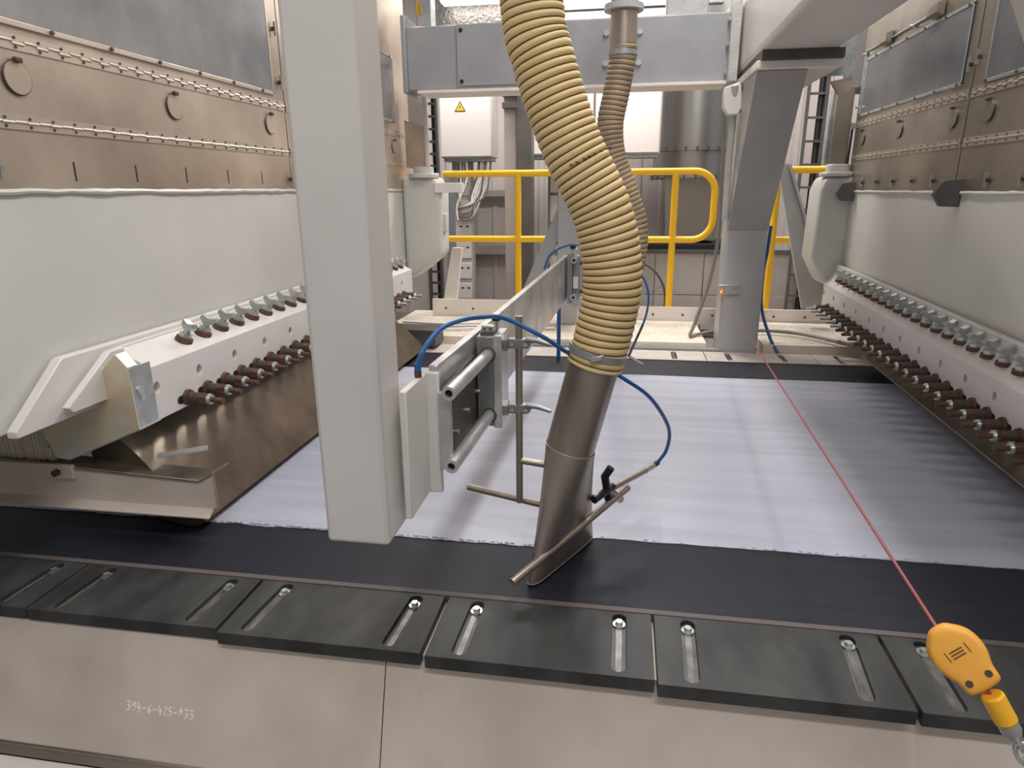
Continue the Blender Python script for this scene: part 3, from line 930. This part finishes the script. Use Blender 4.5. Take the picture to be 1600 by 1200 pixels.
# loft circle -> slit
sd = Vector((0.154, 0.303, 0)).normalized()
sn = Vector((sd.y, -sd.x, 0))
N = 40
rings = []
c_top = ax0 + axd * 0.325
fr0 = frames([ax0, ax1])[0]
c_bot = Vector((-0.150, 1.8225, 0.008))
for k in range(13):
    t = k / 12
    ring = []
    cc = c_top.lerp(c_bot, t)
    for i in range(N):
        a = 2 * math.pi * i / N
        # circle oriented along the slit direction
        circ = (sd * math.cos(a) + sn * math.sin(a)) * 0.071
        circ.z -= circ.dot(Vector((axd.x, axd.y, 0))) / axd.z
        ca, sa = math.cos(a), math.sin(a)
        hl_, r_ = 0.166, 0.0185
        slit = sd * ((hl_ + r_ * 0.6) * math.copysign(abs(ca) ** 0.7, ca)) + sn * (r_ * math.copysign(math.sqrt(max(0.0, 1 - abs(ca) ** 7)), sa))
        ring.append(cc + circ.lerp(slit, t))
    rings.append(ring)
MB().loft(rings, cap=False).build('flat_nozzle', 'pipe', nz, ang=50)
MB().tube([p for p in rings[0]] + [rings[0][0]], 0.0016, 6).build('weld_seam', 'hinge', nz)
MB().tube([p for p in rings[-1]] + [rings[-1][0]], 0.0014, 6).build('slit_rim', 'hinge', nz)
MB().tube([(-0.268, 1.588, 0.06), (0.043, 1.998, 0.177)], 0.0112, 16).build('side_rod', 'pipe', nz)

ln = thing('air_lance', (0.03, 1.95, 0.20), 'thin steel air lance with black clamp lever right of the nozzle', 'air lance')
MB().tube([(-0.06, 1.86, 0.20), (0.10, 2.08, 0.205)], 0.0098, 12).build('lance_tube', 'pipe', ln)
MB().tube([(0.098, 2.078, 0.205), (0.126, 2.118, 0.207)], 0.011, 12).build('fitting', 'bolt', ln)
MB().tube([(0.124, 2.114, 0.207), (0.142, 2.14, 0.210)], 0.009, 10).build('push_in_collar', 'black', ln)
MB().tube([(-0.018, 1.93, 0.165), (-0.03, 1.90, 0.255), (-0.012, 1.90, 0.285)], [0.012, 0.013, 0.0125], 12).build('clamp_lever', 'black', ln)
MB().tube([(-0.022, 1.915, 0.205), (0.02, 1.99, 0.138)], 0.013, 12).build('cross_clamp', 'pipe', ln)
MB().tube([(-0.06, 1.855, 0.195), (-0.005, 1.94, 0.205)], 0.0125, 12).build('clamp_body', 'black', ln)


def blue_tube(name, label, pts, r=0.0060, n=10):
    o = MB().tube(spline(pts, 10), r, n).build(name, 'blue', ang=80)
    return tag(o, label, 'air tube', 'blue air tubes')


at = blue_tube('air_tube', 'blue air tube arching from the pillar bracket to the lance', [
    (-0.444, 1.385, 0.725), (-0.433, 1.40, 0.758), (-0.411, 1.46, 0.792), (-0.380, 1.54, 0.800), (-0.342, 1.62, 0.794), (-0.299, 1.70, 0.776), (-0.20, 1.72, 0.724),
    (-0.14, 1.78, 0.67), (-0.06, 1.895, 0.61), (0.02, 1.90, 0.565), (0.10, 1.98, 0.485), (0.165, 2.08, 0.36), (0.168, 2.13, 0.265), (0.140, 2.138, 0.209)])
ft = thing('tube_fitting', (-0.444, 1.385, 0.698), 'dark push-in fitting for the blue air tube on the bar', 'fitting')
MB().cyl((-0.444, 1.385, 0.698), (-0.444, 1.385, 0.715), 0.0085, n=6).build('hexagon', 'rust_dark', ft)
MB().cyl((-0.444, 1.385, 0.715), (-0.444, 1.385, 0.731), 0.0078, n=12).build('collar', 'blue', ft)
MB().cyl((-0.470, 1.345, 0.668), (-0.452, 1.35, 0.680), 0.006, n=10).build('side_plug', 'blue', ft)

h2 = thing('suction_hose', (-0.03, 4.05, 0.4), 'second smaller looking ribbed hose hanging behind the large one', 'hose', 'ribbed suction hoses')
ribbed_hose(h2, [(-0.040, 4.05, 1.86), (-0.045, 4.05, 1.78), (-0.075, 4.05, 1.60), (-0.10, 4.05, 1.45), (-0.08, 4.05, 1.28), (0.0, 4.05, 1.08), (0.06, 4.05, 0.90), (0.06, 4.05, 0.72), (0.01, 4.05, 0.5)],
            0.074, 0.026, 'hose_old', 16)
MB().cyl((-0.044, 4.05, 1.79), (-0.046, 4.05, 2.6), 0.073, n=28).build('top_pipe', 'pipe', h2)
MB().ring((-0.046, 4.05, 2.02), (-0.046, 4.05, 2.05), 0.105, 0.07, 24).build('pipe_flange', 'rough_paint', h2)
MB().ring((-0.0425, 4.05, 1.80), (-0.0425, 4.05, 1.825), 0.079, 0.072, 24).build('hose_clip', 'galvanised', h2)
n2 = thing('suction_nozzle', (-0.04, 4.03, 0.008), 'far suction nozzle hidden behind the near steel pipe', 'nozzle')
MB().cyl((0.01, 4.05, 0.55), (-0.04, 4.05, 0.25), 0.068, n=24).build('pipe', 'pipe', n2)
MB().prism([(-0.12, 0.01), (0.02, 0.01), (0.03, 0.27), (-0.105, 0.27)], 'y', 4.0, 4.10).build('flat_nozzle', 'pipe', n2, bevel=0.02)
blue_tube('air_tube', 'blue air tube looping over the far slide bracket', [
    (-0.477, 4.1, 0.634), (-0.439, 4.1, 0.719), (-0.361, 4.1, 0.766), (-0.265, 4.1, 0.778), (-0.1, 4.14, 0.72), (0.06, 4.15, 0.64), (0.13, 4.12, 0.575), (0.160, 4.1, 0.48), (0.155, 4.1, 0.38), (0.13, 4.1, 0.281)], 0.0065)
fl_ = thing('air_lance', (0.1, 4.08, 0.06), 'far air lance beside the lower end of the big hose', 'air lance')
MB().tube([(0.135, 4.1, 0.30), (0.055, 4.08, 0.10)], 0.008, 8).build('lance_tube', 'dark_grey', fl_)
MB().tube([(0.06, 4.06, 0.105), (0.145, 4.04, 0.062)], [0.012, 0.008], 8).build('clamp_lever', 'alu_grey', fl_)
bstrip = MB().box(-0.415, -0.39, 4.32, 4.33, -0.0, 0.42).build('hanging_tube', 'blue')
tag(bstrip, 'straight blue tube hanging behind the aluminium bar', 'air tube', 'blue air tubes')

# ------------------------------------------------------------------ rope pull switch in the right foreground
sw = thing('rope_switch', (0.49, 0.86, 0.42), 'orange rope pull switch body in the right foreground', 'switch')
ra, rb_ = Vector((0.456, 0.885, 0.503)), Vector((0.501, 0.842, 0.455))
# build in local frame: l along rope, s across, n facing camera
l = (rb_ - ra).normalized()
ncam = (Vector((0, 0, 1.1)) - (ra + rb_) / 2)
ncam = (ncam - l * ncam.dot(l)).normalized()
sv = l.cross(ncam)
ctr = (ra + rb_) / 2


def loc(a, b_, c):
    return ctr + (l * a + sv * b_ + ncam * c) * 0.82


half = [(-0.056, 0.014), (-0.047, 0.022), (-0.036, 0.036), (-0.018, 0.043), (0.004, 0.043), (0.020, 0.037), (0.030, 0.031), (0.050, 0.030), (0.058, 0.026)]
outl = half + [(a, -b_) for a, b_ in reversed(half)]
rings = []
for c, sc in ((-0.020, 0.90), (-0.016, 0.97), (-0.002, 1.0), (0.010, 0.985), (0.018, 0.93), (0.023, 0.82)):
    rings.append([loc(a * sc, b_ * sc, c) for a, b_ in outl])
swb = MB().loft(rings).build('switch_body', 'orange', sw, ang=60)
sb_ = swb.modifiers.new('round', 'SUBSURF')
sb_.levels = sb_.render_levels = 2
for a, b_ in ((0.036, -0.017), (0.036, 0.017)):
    MB().cyl(loc(a, b_, 0.017), loc(a, b_, 0.0222), 0.0048, n=14).build('screw_hole', 'rust_dark', swb)
b = MB()
for k in range(5):
    for j in range(3):
        b.obox(loc(-0.014 + j * 0.005, -0.009 + k * 0.0045, 0.0232), sv, l, ncam, 0.0016, 0.0009, 0.0003)
stuff(b.build('embossed_print', 'hose_wire', swb, smooth=False))
b = MB()
for b_ in (-0.018, 0.017):
    b.obox(loc(-0.010, b_, 0.0226), l, sv, ncam, 0.007, 0.0006, 0.0004)
b.build('mould_lines', 'hose_wire', swb)
rp = tag(MB().tube([loc(-0.05, 0, 0), (0.663, 4.60, 0.418)], 0.0027, 8).build('pull_rope', 'red_rope'),
         'thin red pull rope stretched across the web to the column', 'rope')
tg = thing('rope_end_clamp', (0.58, 0.77, 0.36), 'yellow plastic sleeve and chain end below the orange switch', 'rope clamp')
e0 = loc(0.058, 0, 0)
e1 = e0 + l * 0.006 + Vector((0.0, -0.001, 0))
e2 = e1 + Vector((0.020, -0.010, -0.034))
ed = (e2 - e1).normalized()
MB().tube([e0, e1 + ed * 0.01], 0.0026, 8).build('rope_loop', 'red_rope', tg)
MB().cyl(e1, e2, 0.0145, n=24).build('sleeve', 'yellow_plug', tg, bevel=0.003)
MB().tube([e2 - ed * 0.012, e2 + ed * 0.010, e2 + ed * 0.022], [0.0125, 0.0135, 0.008], 12).build('clear_grommet', 'clear', tg)
q = e2 + ed * 0.012
sp = ed.cross(Vector((0, 1, 0))).normalized()
for k in range(3):
    c0 = q + ed * (0.022 * k + 0.012)
    a1 = sp if k % 2 else ed.cross(sp)
    pts = [c0 + ed * (0.016 * math.cos(2 * math.pi * i / 16)) + a1 * (0.0095 * math.sin(2 * math.pi * i / 16)) for i in range(17)]
    MB().tube(pts, 0.0032, 7).build('chain_link', 'bolt', tg)

# ------------------------------------------------------------------ portal frame
pf = thing('portal_beam', (-0.4, 4.85, 1.74), 'grey box beam spanning between the two machines', 'steel beam')
MB().box(-1.50, 0.64, 4.76, 4.98, 1.752, 2.152).build('box_beam', 'grey_paint', pf, bevel=0.012)
cp = MB().box(-1.145, -0.71, 4.748, 4.76, 1.775, 2.15).build('cover_plate', 'grey_paint', pf, bevel=0.003)
for x in (-1.115, -0.735):
    for z in (1.803, 2.115):
        MB().cyl((x, 4.748, z), (x, 4.742, z), 0.013, n=16).build('screw', 'black', cp)
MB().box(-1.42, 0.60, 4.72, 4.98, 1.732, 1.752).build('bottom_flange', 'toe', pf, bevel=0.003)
MB().box(-1.525, -1.495, 4.74, 5.0, 1.74, 2.22).build('end_plate', 'grey_paint', pf, bevel=0.006)
MB().box(0.60, 0.66, 4.69, 5.0, 1.74, 2.20).build('end_plate', 'rough_paint', pf, bevel=0.006)
for z in (1.80, 1.96, 2.10):
    MB().cyl((0.585, 4.735, z), (0.60, 4.735, z), 0.016, n=6).build('bolt', 'galvanised', pf)
for x in (-0.16, 0.05):
    for z in (1.88, 2.06):
        MB().cyl((x + 0.0, 4.76, z), (x, 4.745, z), 0.02, n=6).build('bolt', 'rough_paint', pf)
MB().box(0.21, 0.47, 4.80, 4.95, 2.15, 2.5).build('top_post', 'rough_paint', pf, bevel=0.008)
MB().box(-1.42, -1.35, 4.88, 5.0, 2.15, 2.6).build('rope_post', 'galvanised', pf)

pc = thing('portal_column', (0.8, 4.83, -0.02), 'grey steel column with forward leaning haunch right of centre', 'column')
MB().box(0.672, 0.942, 4.72, 4.95, -0.5, 1.72).build('column_tube', 'grey_light', pc, bevel=0.020, seg=4)
MB().prism([(4.718, 0.83), (4.10, 1.71), (4.75, 1.71)], 'x', 0.678, 0.938).build('haunch', 'grey_dark', pc, bevel=0.004)
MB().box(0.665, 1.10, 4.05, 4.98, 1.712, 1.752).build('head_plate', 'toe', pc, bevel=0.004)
MB().box(0.685, 1.10, 4.03, 4.95, 1.752, 1.80).build('cap_plate', 'dark_grey', pc, bevel=0.004)
MB().tube([(0.655, 4.70, 0.9), (0.645, 4.66, 1.3), (0.64, 4.6, 1.55), (0.63, 4.55, 1.70)], 0.022, 12).build('drain_pipe', 'rough_paint', pc)
MB().prism([(0.57, 1.69), (0.66, 1.72), (0.70, 1.60), (0.66, 1.53), (0.60, 1.53), (0.57, 1.58)], 'y', 4.55, 4.62).build('joint_block', 'white_paint', pc, bevel=0.008)
eb = MB().box(0.645, 0.79, 4.705, 4.722, 0.405, 0.468).build('rope_bracket', 'alu', pc, bevel=0.002)
MB().tube([(0.68, 4.71, 0.43), (0.66, 4.66, 0.425), (0.66, 4.60, 0.42)], 0.011, 8).build('eye_bolt', 'orange', eb)
for x, z in ((0.685, 0.452), (0.755, 0.45), (0.73, 0.425)):
    MB().cyl((x, 4.706, z), (x, 4.698, z), 0.007, n=8).build('screw', 'bolt', eb)

lb = thing('longitudinal_beam', (0.8, 3.0, 1.80), 'broad white overhead beam running toward the camera at upper right', 'steel beam')
MB().box(0.675, 1.085, 0.6, 4.95, 1.80, 2.30).build('box_beam', 'white_paint', lb, bevel=0.03, seg=4)
gs = thing('gusset_sheet', (1.22, 4.6, 1.74), 'galvanised gusset sheet between overhead beam and right housing', 'sheet')
MB().prism([(1.10, 1.742), (1.315, 1.742), (1.315, 1.97), (1.12, 1.86)], 'y', 4.60, 4.615).build('sheet_face', 'galvanised', gs, smooth=False)
MB().prism([(1.20, 1.715), (1.315, 1.735), (1.315, 1.665), (1.25, 1.64)], 'y', 4.62, 4.66).build('sheet_fold', 'steel_warm', gs)

rp2 = tag(MB().prism([(0.40, 1.65), (0.62, 1.208), (0.80, 1.208), (0.60, 1.65)], 'y', 1.10, 1.20).build('slanted_strut', 'white_paint', bevel=0.006), 'white slanted strut corner at the top right edge', 'strut')

cl_ = thing('portal_column', (-0.42, 5.3, 0.0), 'slim grey post with slanted brace behind the big hose', 'column')
MB().box(-0.51, -0.345, 5.28, 5.42, 0.055, 1.75).build('column_tube', 'grey_light', cl_, bevel=0.01)
MB().prism([(-0.51, 0.98), (-0.51, 0.72), (-0.80, 0.02), (-0.92, 0.02)], 'y', 5.30, 5.38).build('brace', 'grey_paint', cl_, bevel=0.004)

dbr = thing('diagonal_brace', (1.3, 5.42, 0.2), 'pale grey diagonal brace right of the column', 'brace')
MB().prism([(1.08, 1.33), (1.165, 1.26), (1.57, 0.22), (1.38, 0.20)], 'y', 5.40, 5.44).build('brace_web', 'grey_light', dbr, smooth=False)
MB().prism([(1.165, 1.27), (1.18, 1.26), (1.585, 0.22), (1.57, 0.22)], 'y', 5.34, 5.48).build('brace_flange', 'grey_light', dbr, smooth=False)

# ------------------------------------------------------------------ walkway, handrails
dk = [(-1.85, 0.60, 'cream chequer plate walkway left of the column'), (0.985, 2.4, 'cream chequer plate walkway right of the column')]
for x0, x1, lb_ in dk:
    t = thing('walkway_plate', ((x0 + x1) / 2, 5.1, -0.02), lb_, 'walkway', 'chequer plate walkways')
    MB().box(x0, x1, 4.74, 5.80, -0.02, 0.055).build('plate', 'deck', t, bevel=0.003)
    MB().box(x0 + 0.05, x1 - 0.05, 5.0, 5.75, -0.5, -0.02).build('support_frame', 'grey_paint', t)
    b = MB()
    n = 0
    y = 4.79
    row = 0
    while y < 5.52:
        x = x0 + 0.03 + (0.03 if row % 2 else 0)
        while x < x1 - 0.03:
            a = R(40) if row % 2 else R(-40)
            b.obox((x, y, 0.0555), (math.cos(a), math.sin(a), 0), (-math.sin(a), math.cos(a), 0), (0, 0, 1), 0.017, 0.0045, 0.0018)
            x += 0.055
        y += 0.032
        row += 1
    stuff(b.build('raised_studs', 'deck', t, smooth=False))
MB0 = MB().box(-0.9, 0.7, 4.705, 4.74, -0.02, 0.02)
tag(MB0.build('kerb_bar', 'grey_paint'), 'low grey bar in front of the left walkway plate', 'bar')
for x0, x1, y, z0, z1, lb_ in ((-1.62, -0.60, 5.56, 0.02, 0.20, 'cream kick board behind the left walkway'), (-0.34, 0.62, 5.57, 0.02, 0.165, 'cream kick board behind the big hose'),
                               (0.62, 2.3, 5.60, 0.02, 0.155, 'cream kick board right of the column')):
    t = thing('kick_board', ((x0 + x1) / 2, y, z0), lb_, 'kick board', 'kick boards along the walkway')
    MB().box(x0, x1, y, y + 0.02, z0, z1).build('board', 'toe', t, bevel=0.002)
    k = x0 + 0.12
    while k < x1:
        MB().cyl((k, y, (z0 + z1) / 2 + 0.01), (k, y - 0.004, (z0 + z1) / 2 + 0.01), 0.010, n=10).build('screw', 'rivet', t)
        k += 0.24

hr = thing('handrail', (-0.45, 5.70, 0.02), 'yellow tubular handrail with rounded end behind the hose', 'handrail', 'yellow handrails')
rad = 0.027
zt, zm = 1.232, 0.700
rr_ = 0.16
xe = 0.70
pts = [(-1.52, zt)] + [(xe - rr_, zt)]
for i in range(1, 9):
    a = math.pi / 2 * i / 8
    pts.append((xe - rr_ + rr_ * math.sin(a), zt - rr_ + rr_ * math.cos(a)))
for i in range(0, 9):
    a = math.pi / 2 * i / 8
    pts.append((xe - rr_ + rr_ * math.cos(a), zm + rr_ - rr_ * math.sin(a)))
pts.append((-1.53, zm))
MB().tube([(x, 5.70, z) for x, z in pts], rad, 16).build('rail_loop', 'yellow', hr)
for x in (-0.885, 0.39):
    MB().cyl((x, 5.70, 0.05), (x, 5.70, zt), rad, n=16).build('post', 'yellow', hr)
hr2 = thing('handrail', (1.3, 5.70, 0.02), 'short yellow handrail between column and right housing', 'handrail', 'yellow handrails')
for z in (zt, zm):
    MB().tube([(1.15, 5.70, z), (1.62 if z == zt else 1.55, 5.70, z)], rad, 16).build('rail', 'yellow', hr2)
MB().cyl((1.17, 5.70, 0.05), (1.17, 5.70, zt), rad, n=16).build('post', 'yellow', hr2)

cb = MB().tube(spline([(0.64, 5.0, 1.60), (0.655, 5.0, 1.2), (0.665, 5.0, 0.82), (0.62, 4.97, 0.46), (0.535, 4.92, 0.17), (0.50, 4.88, 0.075), (0.56, 4.95, 0.072), (0.70, 5.02, 0.085), (1.0, 5.08, 0.085), (1.28, 5.0, 0.085), (1.54, 4.62, 0.09), (1.7, 4.4, 0.1)], 10), 0.0125, 8).build('power_cable', 'cable')
tag(cb, 'grey cable hanging by the column and lying on the walkway', 'cable')
blue_tube('air_tube', 'blue air tube hanging on the right side of the column', [(0.99, 4.90, 0.85), (0.978, 4.88, 0.67), (0.964, 4.88, 0.514), (0.974, 4.86, 0.289), (1.03, 4.78, 0.10), (1.08, 4.72, 0.0)], 0.011)
bx_ = thing('dark_duct', (-1.43, 4.55, 0.02), 'dark grey duct end behind the white pillar', 'duct')
MB().box(-1.66, -1.30, 4.50, 4.72, 0.028, 0.145).build('duct_body', 'dark_grey', bx_, bevel=0.004)
cbl = thing('cable_bundle', (-1.3, 5.25, 0.06), 'flat bundle of pale cables lying across the left walkway', 'cables')
for k in range(4):
    MB().tube(spline([(-1.75, 4.95 + 0.06 * k, 0.07), (-1.4, 4.9 + 0.06 * k, 0.072), (-0.95, 5.0 + 0.05 * k, 0.072), (-0.5, 5.05 + 0.04 * k, 0.072)], 8), 0.011, 7).build('cable', 'cable' if k % 2 else 'cable_pale', cbl)

# ------------------------------------------------------------------ background beyond the handrail
for x0, x1, z0, z1, lb_ in ((-1.885, -1.345, 1.42, 2.35, 'pale electrical cabinet with yellow warning triangle'), (-0.98, -0.34, 1.43, 2.35, 'pale electrical cabinet half hidden behind the big hose'),
                            (-0.315, 0.315, 1.43, 2.35, 'pale electrical cabinet right of the smaller hose')):
    t = thing('control_cabinet', ((x0 + x1) / 2, 7.15, z0), lb_, 'cabinet', 'electrical cabinets on the back wall')
    MB().box(x0, x1, 7.02, 7.30, z0, z1).build('cabinet_body', 'cabinet', t, bevel=0.004)
    MB().box(x0 + 0.004, x1 - 0.012, 7.0, 7.02, z0 + 0.012, z1 - 0.01).build('cabinet_door', 'cabinet', t, bevel=0.004)
    MB().box(x0 + 0.02, x1 - 0.02, 7.04, 7.27, z0 - 0.035, z0).build('gland_plate', 'galvanised', t, bevel=0.003)
    MB().box(x0 + 0.2, x0 + 0.28, 7.22, 7.28, -0.5, z0).build('stand_post', 'cladding_grey', t)
    if x0 < -1.5:
        cxs, czs = -1.67, 1.905
        sg = MB().prism([(cxs - 0.056, czs - 0.045), (cxs + 0.056, czs - 0.045), (cxs, czs + 0.055)], 'y', 6.997, 7.0).build('warning_sign', 'black', t, smooth=False)
        MB().prism([(cxs - 0.043, czs - 0.038), (cxs + 0.043, czs - 0.038), (cxs, czs + 0.040)], 'y', 6.9955, 6.997).build('sign_field', 'sign_yellow', sg, smooth=False)
        MB().prism([(cxs + 0.004, czs + 0.020), (cxs - 0.010, czs - 0.006), (cxs - 0.001, czs - 0.005), (cxs - 0.006, czs - 0.030), (cxs + 0.010, czs + 0.001), (cxs + 0.001, czs + 0.0)], 'y', 6.994, 6.9955).build('lightning_bolt', 'black', sg, smooth=False)
# cables below the cabinets
for gx, n_, lb_, x_to in ((-1.45, 12, 'bundle of white cables looping below the warning sign cabinet', -1.68), (-1.72, 7, 'straight bundle of pale cables at the left cabinet corner', -1.70)):
    t = thing('cable_bundle', (gx, 7.1, 0.9), lb_, 'cables')
    rr = random.Random(int(n_))
    for k in range(n_):
        x = gx + rr.uniform(-0.07, 0.09)
        y = 7.10 + rr.uniform(-0.05, 0.05)
        mm = 'green_cable' if (n_ == 7 and k == 2) else ('cable_pale' if k % 3 else 'cable')
        sag = rr.uniform(0.85, 1.0)
        if n_ == 12:
            p_ = [(x, y, 1.42), (x - 0.02, y, 1.25), (x - 0.06 - rr.uniform(0, .05), y, 1.05), (x_to + rr.uniform(0.05, .10), y, sag - 0.02), (x_to - 0.05, y, sag - 0.05)]
        else:
            p_ = [(x, y, 1.42), (x, y, 1.2), (x_to - 0.03 + rr.uniform(-.03, .03), y, 0.95), (x_to - 0.04, y, 0.80)]
        MB().tube(spline(p_, 6), 0.010, 6).build('cable', mm, t)
ct = thing('cable_duct', (-1.70, 7.2, 0.0), 'pale perforated cable duct running down below the cables', 'cable duct')
MB().box(-1.80, -1.62, 7.18, 7.26, -0.2, 1.38).build('duct_channel', 'cladding', ct, bevel=0.004)
for k in range(6):
    pl_ = MB().box(-1.79, -1.63, 7.165, 7.18, -0.05 + k * 0.22, 0.12 + k * 0.22).build('duct_plate', 'cabinet', ct, bevel=0.003)
    for dx in (-1.75, -1.68):
        MB().box(dx, dx + 0.03, 7.162, 7.166, 0.06 + k * 0.22, 0.075 + k * 0.22).build('slot', 'dark_hole', pl_)
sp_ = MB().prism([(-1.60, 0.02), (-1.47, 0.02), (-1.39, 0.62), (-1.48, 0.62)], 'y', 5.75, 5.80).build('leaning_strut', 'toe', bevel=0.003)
tag(sp_, 'cream slanted strut behind the left end of the kick board', 'strut')


def ladder(name, label, xa, xb, y, z0, z1, step, m, cable=None):
    t = thing(name, ((xa + xb) / 2, y, z0), label, 'cable ladder', 'vertical cable ladders')
    for x in (xa, xb):
        MB().box(x - 0.012, x + 0.012, y, y + 0.05, z0, z1).build('side_rail', m, t)
    z = z0 + 0.05
    while z < z1:
        MB().box(xa, xb, y + 0.01, y + 0.03, z, z + 0.022).build('rung', m, t)
        z += step
    if cable:
        for i, x in enumerate(cable):
            MB().tube([(x, y + 0.06, z0), (x, y + 0.06, z1)], 0.03, 8).build('cable', 'black', t)
    return t


ladder('cable_ladder', 'dark vertical cable ladder beside the left cabinet', -1.88, -1.76, 6.4, -0.5, 2.4, 0.11, 'dark_grey', (-1.79,))
ladder('cable_ladder', 'dark vertical cable ladder behind the yellow handrail post', -0.79, -0.60, 7.2, -0.2, 1.6, 0.30, 'dark_grey', (-0.72,))
ladder('cable_ladder', 'dark vertical cable ladder right of the column', 1.73, 1.90, 7.4, -0.5, 2.4, 0.22, 'dark_grey', (1.86, 1.90))
sp2 = thing('steel_post', (-1.05, 6.6, -0.4), 'dark grey steel post left of the big hose', 'post')
MB().box(-1.03, -0.885, 6.56, 6.74, -0.4, 2.6).build('post_body', 'dark_grey', sp2, bevel=0.004)
MB().box(-1.155, -1.035, 6.60, 6.70, -0.4, 2.6).build('post_flange', 'cladding_grey', sp2, bevel=0.004)
for z in (1.93, 1.83):
    MB().box(-1.16, -1.02, 6.54, 6.60, z, z + 0.05).build('clip', 'dark_grey', sp2)
win = thing('cladding_frame', (-1.5, 8.6, -0.3), 'grey framed cladding opening behind the left handrail', 'wall frame')
for (x0, x1, z0, z1) in ((-2.0, -1.90, -0.5, 1.1), (-1.95, -1.2, 1.02, 1.1), (-1.95, -1.2, 0.30, 0.42), (-1.32, -1.22, -0.5, 1.1)):
    MB().box(x0, x1, 8.58, 8.68, z0, z1).build('frame_bar', 'wall_panel', win, bevel=0.004)
gpo = MB().box(-2.12, -1.96, 8.0, 8.2, -0.5, 1.3).build('wall_post', 'grey_paint')
tag(gpo, 'grey wall post behind the cable loops', 'post')

tk = thing('steel_silo', (0.70, 8.0, 0.4), 'round stainless silo with conical outlet behind the handrail', 'silo')
MB().cyl((0.72, 8.0, 1.22), (0.72, 8.0, 3.4), 0.43, n=48).build('shell', 'tank', tk)
MB().cyl((0.72, 8.0, 0.55), (0.72, 8.0, 1.22), 0.38, 0.43, n=4, rot=math.pi / 4).build('cone', 'tank', tk)
for z in (1.50, 1.22):
    rg = MB().ring((0.72, 8.0, z - 0.012), (0.72, 8.0, z + 0.012), 0.445, 0.42, 48).build('flange_ring', 'tank', tk)
    b = MB()
    for i in range(24):
        a = 2 * math.pi * i / 24
        b.cyl((0.72 + 0.44 * math.cos(a), 8.0 + 0.44 * math.sin(a), z - 0.022), (0.72 + 0.44 * math.cos(a), 8.0 + 0.44 * math.sin(a), z + 0.022), 0.012, n=6)
    stuff(b.build('flange_bolts', 'rivet', rg))
MB().box(0.10, 1.35, 7.55, 8.45, 0.46, 0.52).build('support_frame', 'black', tk)

gpn = thing('grey_partition', (0.9, 7.6, -0.4), 'grey sheet partition below the silo', 'partition')
for i, (x0, x1) in enumerate(((-0.25, 0.345), (0.35, 0.86), (0.865, 1.5), (1.505, 2.2))):
    for z0, z1 in ((-0.4, -0.02), (-0.015, 0.44)):
        MB().box(x0, x1 - 0.004, 7.48, 7.50, z0, z1 - 0.004).build('panel', 'wall_panel', gpn, bevel=0.003)
MB().box(-0.25, 2.2, 7.46, 7.50, 0.44, 0.47).build('top_rail', 'dark_grey', gpn)
fg = thing('fan_guard', (0.09, 7.1, -0.4), 'round wire fan guard half hidden by the big hose', 'fan guard')
MB().tube([(0.09 + 0.36 * math.cos(2 * math.pi * i / 40), 7.1, -0.02 + 0.40 * math.sin(2 * math.pi * i / 40)) for i in range(41)], 0.012, 6).build('guard_ring', 'dark_grey', fg)
for k in range(8):
    a = math.pi * k / 4 + 0.4
    MB().tube([(0.09, 7.1, -0.02), (0.09 + 0.36 * math.cos(a), 7.1, -0.02 + 0.40 * math.sin(a))], 0.006, 5).build('spoke', 'cable', fg)

# above the portal beam
fd = thing('foil_duct', (-1.5, 6.1, 2.2), 'crinkled foil insulated duct above the portal beam', 'duct')
MB().box(-1.62, -1.05, 6.0, 6.3, 2.15, 3.1).build('duct_body', 'foil', fd, bevel=0.01)
MB().box(-1.72, -1.64, 5.98, 6.06, 2.1, 3.1).build('corner_strip', 'white_paint', fd)
yl = thing('yellow_beacon', (-1.45, 5.0, 2.2), 'small yellow plastic box above the left end of the portal beam', 'signal box')
MB().box(-1.485, -1.405, 4.99, 5.05, 2.275, 2.36).build('beacon_body', 'yellow', yl, bevel=0.01)
MB().cyl((-1.445, 5.02, 2.15), (-1.445, 5.02, 2.28), 0.008, n=8).build('stem', 'bolt', yl)
wb = thing('overhead_panel', (-0.3, 6.9, 2.45), 'white panel strip glimpsed above the portal beam', 'panel')
for x0, x1 in ((-1.0, -0.36), (-0.355, 0.35)):
    MB().box(x0, x1, 6.88, 6.95, 2.42, 2.68).build('panel', 'cabinet', wb, bevel=0.004)
MB().box(-1.05, 0.8, 6.86, 6.95, 2.69, 2.80).build('panel', 'galvanised', wb, bevel=0.004)


def lamp(loc, sx, sy, label):
    t = thing('linear_lamp', loc, label, 'lamp', 'linear hall lamps')
    x, y, z = loc
    MB().box(x - sx / 2, x + sx / 2, y - sy / 2, y + sy / 2, z + 0.03, z + 0.09).build('housing', 'cabinet', t, bevel=0.006)
    MB().box(x - sx / 2 + 0.02, x + sx / 2 - 0.02, y - sy / 2 + 0.02, y + sy / 2 - 0.02, z + 0.012, z + 0.03).build('diffuser', 'lamp', t)


lamp((-1.26, 5.85, 2.53), 0.55, 0.16, 'glowing linear lamp just above the portal beam left of the hose')
lamp((0.45, 3.0, 4.33), 0.35, 3.4, 'long hall lamp high above the web')
lamp((0.5, -0.9, 3.91), 3.0, 0.35, 'long hall lamp behind the viewer')
lamp((-1.0, 6.3, 3.31), 2.6, 0.35, 'long hall lamp above the walkway')
lamp((1.6, 7.0, 3.61), 2.6, 0.35, 'long hall lamp over the silo')
